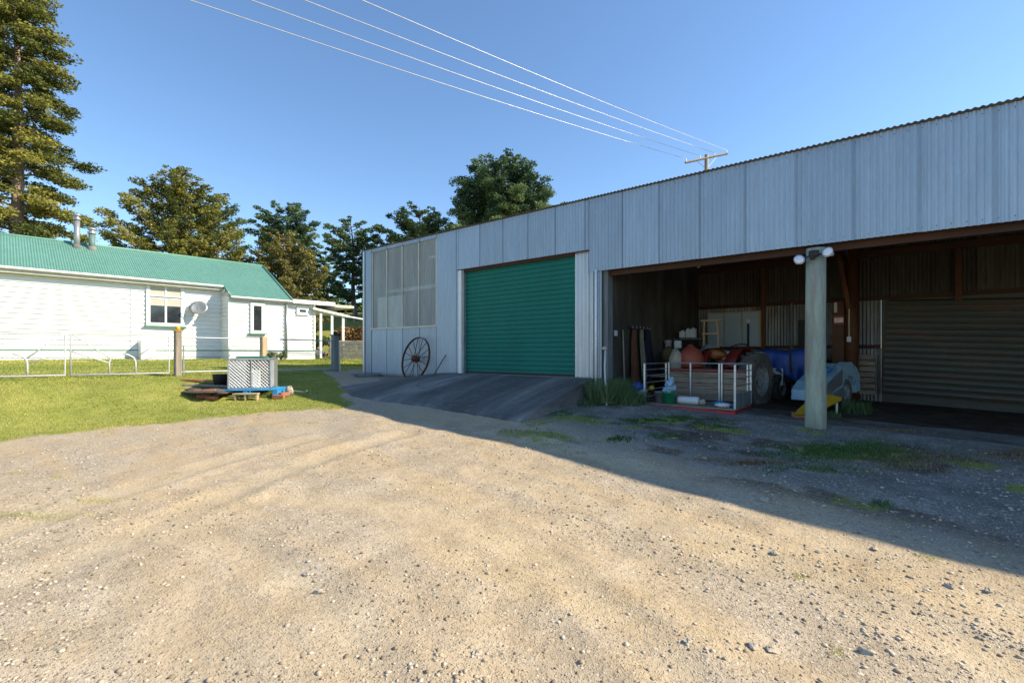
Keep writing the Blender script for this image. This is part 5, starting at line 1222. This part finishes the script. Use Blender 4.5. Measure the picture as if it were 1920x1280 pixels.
def mesh_rect(b, x0, x1, z0, z1, y, sw=False):
    k = -int((z1-z0)/dx)-1
    while x0+k*dx < x1:
        for sg in (1, -1):
            a0, a1 = x0+k*dx, x0+k*dx+(z1-z0); ta = max(0, x0-a0); tb = max(0, a1-x1); A0, A1 = a0+ta, a1-tb
            if A1 > A0:
                q0, q1 = z0+ta, z1-tb
                if sg < 0: q0, q1 = z1-ta, z0+tb
                pts = [(A0, y, q0), (A1, y, q1)]
                if sw: pts = [(w_-.01, p_[0], p_[2]) for p_ in pts]
                b.tube(pts, .0065, 4, caps=False)
        k += 1
mesh_rect(b, -w_+.01, w_-.01, .03, h_-.03, fy); mesh_rect(b, fy, d_*.45, .03, h_-.03, 0, True)
b.build('wire_mesh', M['galv'], kn)
b = MB(); b.span(-.02, .16, .05, .2, .012, .40, .01); tag(b.build('white_tub', M['plastic_white']), 'white tub standing inside the wire mesh cage', 'tub'); o = COL.objects['white_tub']; o.location = kn.location; o.rotation_euler = kn.rotation_euler
def at_k(x_, y_, z_=0): a = HEAD+rad(14); X, Y = kx+x_*math.cos(a)-y_*math.sin(a), ky+x_*math.sin(a)+y_*math.cos(a); return (X, Y, H(X, Y)+z_)
b = MB()
for k in range(6): b.box((0, -.28+k*.17, .15), (1.3, .11, .02), bev=.004)
for xx in (-.6, 0, .6): b.box((xx, .14, .09), (.09, .95, .09))
o = b.build('pallet', M['light_blue']); o.location = (kx, ky, kz-.03); o.rotation_euler = (0, 0, HEAD+rad(10)); tag(o, 'light blue pallet under the cage', 'pallet')
b = MB(); b.box((0, 0, .13), (.50, .16, .03), bev=.004)
for xx in (-.2, 0, .22): b.box((xx, 0, .06), (.03, .14, .12))
o = b.build('wooden_crate', M['pine']); o.location = at_k(.03, -.46, 0); o.rotation_euler = (0, 0, HEAD+rad(8)); tag(o, 'small slatted wooden frame in front of the blue pallet', 'crate')
for i, (x_, y_, z_, rz, lb) in enumerate([(-.72, -.32, .12, .3, 'brick on top at the left of the cage'), (-.80, -.42, .04, .9, 'brick on the grass at the left of the pallet'), (-.62, -.5, .04, -.2, 'brick lying before the left pallet corner'), (-.95, -.15, .04, .5, 'brick farthest left of the cage'), (.72, -.2, .05, 1.2, 'brick at the right end of the pallet'), (.66, -.42, .04, .1, 'brick before the right pallet corner')]):
    b = MB(); b.box((0, 0, 0), (.24, .12, .085), bev=.008); o = b.build('brick', M['brick']); o.location = at_k(x_, y_, z_); o.rotation_euler = (0, 0, HEAD+rz); tag(o, lb, 'brick', 'loose bricks round the cage')
b = MB(); b.lathe([(.12, 0), (.16, .25), (.165, .28), (.14, .28), (.11, .05)], (0, 0, 0), 16); o = b.build('black_pot', M['black'], smooth=True); o.location = at_k(-.78, .55, 0); tag(o, 'black pot on the bare soil behind the left of the cage', 'pot')
b = MB(); b.blob((0, 0, .02), (.11, .09, .12), seed=3); o = b.build('boulder', M['stone'], smooth=False); o.location = at_k(.80, -.02, .06); tag(o, 'pale boulder at the right end of the blue pallet', 'stone')
b = MB(); b.blob((0, 0, 0), (.9, .45, .06), seed=12, n=20, m=8, amp=.25); o = b.build('soil_patch', M['soil'], smooth=True); o.location = at_k(-.95, .1, .0); tag(o, 'dug dark soil left of the cage', 'soil', kind='stuff')
for i, (x_, y_, l_, rz, lb) in enumerate([(-1.0, .35, 1.0, .1, 'weathered board lying behind the soil left of the cage'), (-1.25, .75, .8, .05, 'orange stained board nearest the gate post')]):
    b = MB(); b.box((0, 0, 0), (l_, .12, .04), bev=.004); o = b.build('board', M['old_wood'] if i == 0 else M['terracotta']); o.location = at_k(x_, y_, .05); o.rotation_euler = (0, rad(2), HEAD+rz); tag(o, lb, 'board')
b = MB()
b.tube([at_k(.9, -.05, .1), at_k(1.15, -.12, .08), at_k(1.2, -.2, .12)], .012, 6); tag(b.build('wire_offcut', M['galv']), 'short bent pipe end lying right of the cage', 'pipe')

# ------------------------------------------------------------------ power pole and wires
pp = FP(1325, 27); pole = thing('power_pole', 'grey power pole with a crossarm showing above the shed roof', 'power pole', (pp.x, pp.y, G(pp.x, pp.y)))
hp = CAMZ+(661-292)/907*27-G(pp.x, pp.y); zt0 = pole.location.z
b = MB(); b.tube([(0, 0, -.2), (0, 0, hp+.05)], [.17, .11], 12); b.build('shaft', M['old_wood'], pole, True)
A0, A1 = P(1285, 305, 26.2)-pole.location, P(1364, 288, 27.6)-pole.location; b = MB(); b.tube([A0, A1], .065, 4)
b.build('crossarm', M['old_wood'], pole); b = MB()
for t_ in (.25, .75): q = A0.lerp(A1, t_); b.tube([q, (0, 0, hp-.75)], .018, 5)
b.build('stay', M['galv'], pole)
ins = [.02, .34, .68, .98]; b = MB()
for t_ in ins: q = A0.lerp(A1, t_)+Vector((0, 0, .08)); b.lathe([(.03, -.03), (.04, .03), (.025, .07), (.04, .11), (.01, .14)], q, 8)
b.build('insulator', M['white_paint'], pole)
M['wire'] = mat('wire', (.62, .63, .65), (.5, .5, .52), 5, .4, .3, 0)
for i, (t_, px0) in enumerate(zip(ins, (355, 470, 570, 678))):
    A = pole.location+A0.lerp(A1, t_)+Vector((0, 0, .2)); Q = P(px0, 0, 12.2+.45*i)
    b = MB(); pts = []
    for k in range(41):
        u = k/40*1.9; c = .42; base = A.z+(Q.z-A.z-c)*u+c*u*u; pts.append((A.x+(Q.x-A.x)*u, A.y+(Q.y-A.y)*u, base))
    b.tube(pts, .0125, 6, caps=False)
    o = b.build('power_line', M['wire'], smooth=True); tag(o, ['lowest and leftmost of the four overhead wires', 'second overhead wire counting up from the lowest', 'third overhead wire counting up from the lowest', 'topmost and rightmost of the four overhead wires'][i], 'wire', 'overhead wires')

# ------------------------------------------------------------------ trees
def tree(name, label, px, Z, prof, top_py, base_px_w, m, bark, nb=60, size=.26, dens=130, up=.25, lean=0., cr=.115, vis=.0, seed=1, start=.1, layers=1.0, flatc=.5, cat='tree', group='trees behind the house and shed'):
    """prof: list of (height fraction, left radius m, right radius m); crown is denser at the branch ends"""
    rr = random.Random(seed); x, y = C2((px-960)/907*Z, Z); zb = G(x, y); Hh = CAMZ+(661-top_py)/907*Z-zb
    t = thing(name, label, cat, (x, y, zb), group=group)
    tr_ = base_px_w/907*Z/2
    pts = []; rs = []
    for k in range(9):
        f = k/8; pts.append(Vector((lean*f*Hh*.7744+.12*math.sin(f*7+seed), lean*f*Hh*.6327+.12*math.cos(f*6+seed), f*Hh*.97-.3))); rs.append(max(tr_*(1-f)**.8, .03))
    b = MB(); b.tube(pts, rs, 10); 
    def trunk(f): f = min(max(f, 0), .999)*8; i = int(f); return pts[i].lerp(pts[i+1], f-i), rs[i]
    def R_(f, az):
        fs = [p[0] for p in prof]; l = np.interp(f, fs, [p[1] for p in prof]); r = np.interp(f, fs, [p[2] for p in prof]); c = .5+.5*math.cos(az); return l*(1-c)+r*c
    P_, T_ = [], []
    for k in range(nb):
        f = start+(1-start)*((k+rr.random())/nb)**.9; az = k*2.39996+rr.uniform(-.4, .4)
        rad_ = R_(f, az)*rr.uniform(.72, 1.08)
        if rad_ < .12: rad_ = .12
        d = Vector((math.cos(az)*.7744-math.sin(az)*.6327*1.0, math.cos(az)*.6327+math.sin(az)*.7744, 0))
        f0 = max(f-up*rad_/Hh*.8, start*.5); o, r0 = trunk(f0); tip = trunk(f)[0]+d*rad_
        bp = [o+(tip-o)*u+Vector((0, 0, (-.10 if up > 0 else .1)*rad_*math.sin(math.pi*u))) for u in (0, .3, .6, 1)]
        b.tube(bp, [max(r0*.42*(.5+rad_*.1), .03), .05, .03, .012], 5, caps=False)
        ncl = max(2, int(rad_*1.6*layers)+1); tb = rr.uniform(.05, .85)
        for j in range(ncl):
            u = 1-(j/ncl)**1.1*.66; i_ = min(int(u*3), 2); base = bp[i_].lerp(bp[i_+1], u*3-i_)
            cw = cr*Hh*rr.uniform(.5, 1.0)*(.65 if f > .9 else 1); c = base+Vector((rr.gauss(0, .3), rr.gauss(0, .3), rr.uniform(0, .35)))*cw
            m_ = max(16, int(1.7*dens*(cw/(cr*Hh))**2)); v = NR.randn(m_, 3); v /= np.linalg.norm(v, axis=1)[:, None]
            P_.append(np.array(c)+v*cw*(.35+.65*NR.rand(m_, 1))*[1, 1, flatc]); T_.append(tb+.22*NR.randn(m_)+rr.uniform(-.15, .15))
    b.build('trunk', M[bark], t, True)
    foliage(np.concatenate(P_), size*.72, np.concatenate(T_), M[m], 'crown', t, thin=.26); return t
# tall conifer at the left edge
tree('tall_conifer', 'very tall conifer with olive foliage rising out of the top left', 30, 30, [(0, 3.5, 3.0), (.2, 5, 4.3), (.30, 4.2, 4.4), (.37, 4, 2.9), (.46, 4, 3.1), (.56, 3.8, 2.3), (.66, 3.6, 2.9), (.78, 3, 2.0), (.9, 2, 1.6), (1, .3, .3)], -110, 26, 'leaf_gold', 'bark', nb=120, size=.25, dens=150, up=-.22, cr=.036, seed=3, start=.16, layers=1.5, flatc=.38)
tree('olive_tree', 'broad golden olive tree behind the middle of the house roof', 335, 42, [(0, 6, 6), (.35, 8.2, 5.6), (.55, 6.0, 5.0), (.72, 3.8, 4.0), (.86, 2.6, 2.9), (1, .8, .8)], 298, 18, 'leaf_gold', 'bark', nb=125, size=.28, dens=120, up=.75, cr=.052, seed=5, start=.2, layers=.9)
tree('pine_tree', 'dark pine partly hidden behind the golden olive tree', 408, 58, [(0, 3, 3), (.5, 5, 4.0), (.75, 4.0, 3.0), (1, 1.2, 1)], 350, 9, 'leaf_pine', 'bark_dark', nb=44, size=.36, dens=100, up=.3, cr=.06, seed=8, start=.3, layers=.7)
tree('pine_tree', 'flat topped pine between the golden olive tree and the bronze tree', 540, 56, [(0, 2, 2), (.45, 3, 3), (.7, 4.0, 3.6), (.88, 3.4, 2.8), (1, 1.6, 1.4)], 370, 10, 'leaf_pine', 'bark_dark', nb=64, size=.36, dens=120, up=.45, cr=.065, seed=12, start=.3, layers=.8)
tree('bronze_tree', 'bronze green tree behind the gable end of the house', 535, 38, [(0, 3.6, 3.1), (.35, 4.2, 3.3), (.6, 3.2, 2.9), (.8, 2.2, 2.2), (1, .8, .8)], 425, 13, 'leaf_gold2', 'bark', nb=105, size=.25, dens=120, up=.8, cr=.062, seed=16, start=.1, layers=1.0)
tree('pine_tree', 'tall thin pine with a bare trunk beside the shed corner', 668, 48, [(0, .6, .6), (.2, 3.0, 1.6), (.4, 3.0, 2.0), (.52, 1.3, 1.3), (.68, 2.4, 2.0), (.86, 3.1, 2.0), (1, 1.1, 1.0)], 400, 10, 'leaf_pine', 'bark_dark', nb=66, size=.32, dens=110, up=.5, lean=-.06, cr=.06, seed=21, start=.24, layers=.7)
tree('pine_tree', 'small pine half hidden by the thin pine and bronze tree', 612, 55, [(0, 2.5, 2.5), (.5, 2.6, 1.8), (1, .8, .8)], 462, 7, 'leaf_pine', 'bark_dark', nb=34, size=.33, dens=100, up=.4, cr=.075, seed=24, start=.35, layers=.9)
tree('pine_tree', 'low spreading pine showing over the left of the shed roof', 785, 50, [(0, 2, 2), (.55, 5.2, 4.0), (.72, 4.5, 4.0), (.88, 3.0, 3.0), (1, 1.6, 1.6)], 376, 14, 'leaf_pine', 'bark_dark', nb=64, size=.32, dens=130, up=.55, cr=.062, seed=27, start=.45, layers=.8)
tree('pine_tree', 'largest rounded pine showing over the shed roof', 945, 46, [(0, 4, 4), (.5, 6.2, 7.2), (.64, 4.6, 6.4), (.78, 4.5, 4.4), (.92, 3.6, 3.3), (1, 1.8, 1.6)], 280, 16, 'leaf_pine', 'bark_dark', nb=150, size=.30, dens=140, up=.6, cr=.048, seed=31, start=.42, layers=1.2)
# far hedge on the hill
for i, (px, Z, w, h, lb) in enumerate([(600, 56, 5, 2.6, 'dark hedge clump on the hill left of the verandah posts'), (634, 60, 4, 2.2, 'dark hedge clump on the hill between verandah posts'), (662, 62, 5, 1.8, 'dark hedge clump on the hill by the shed corner')]):
    p = P(px, 661, Z); p.z = G(p.x, p.y)-.3; bush(px, 0, Z, w, h, 'leaf_pine', lb, n=1600, size=.35, loc=p, name='hedge', cat='hedge', group='hedge clumps on the hill')
for i, (px, Z) in enumerate([(648, 44), (663, 46)]):
    p = P(px, 661, Z); b = MB(); b.box((0, 0, .6), (.12, .12, 1.3)); o = b.build('paddock_post', M['old_wood']); o.location = (p.x, p.y, G(p.x, p.y)); tag(o, ['thin grey paddock post on the hill, nearer the verandah', 'thin grey paddock post on the hill, nearer the shed'][i], 'post', 'posts on the hill')
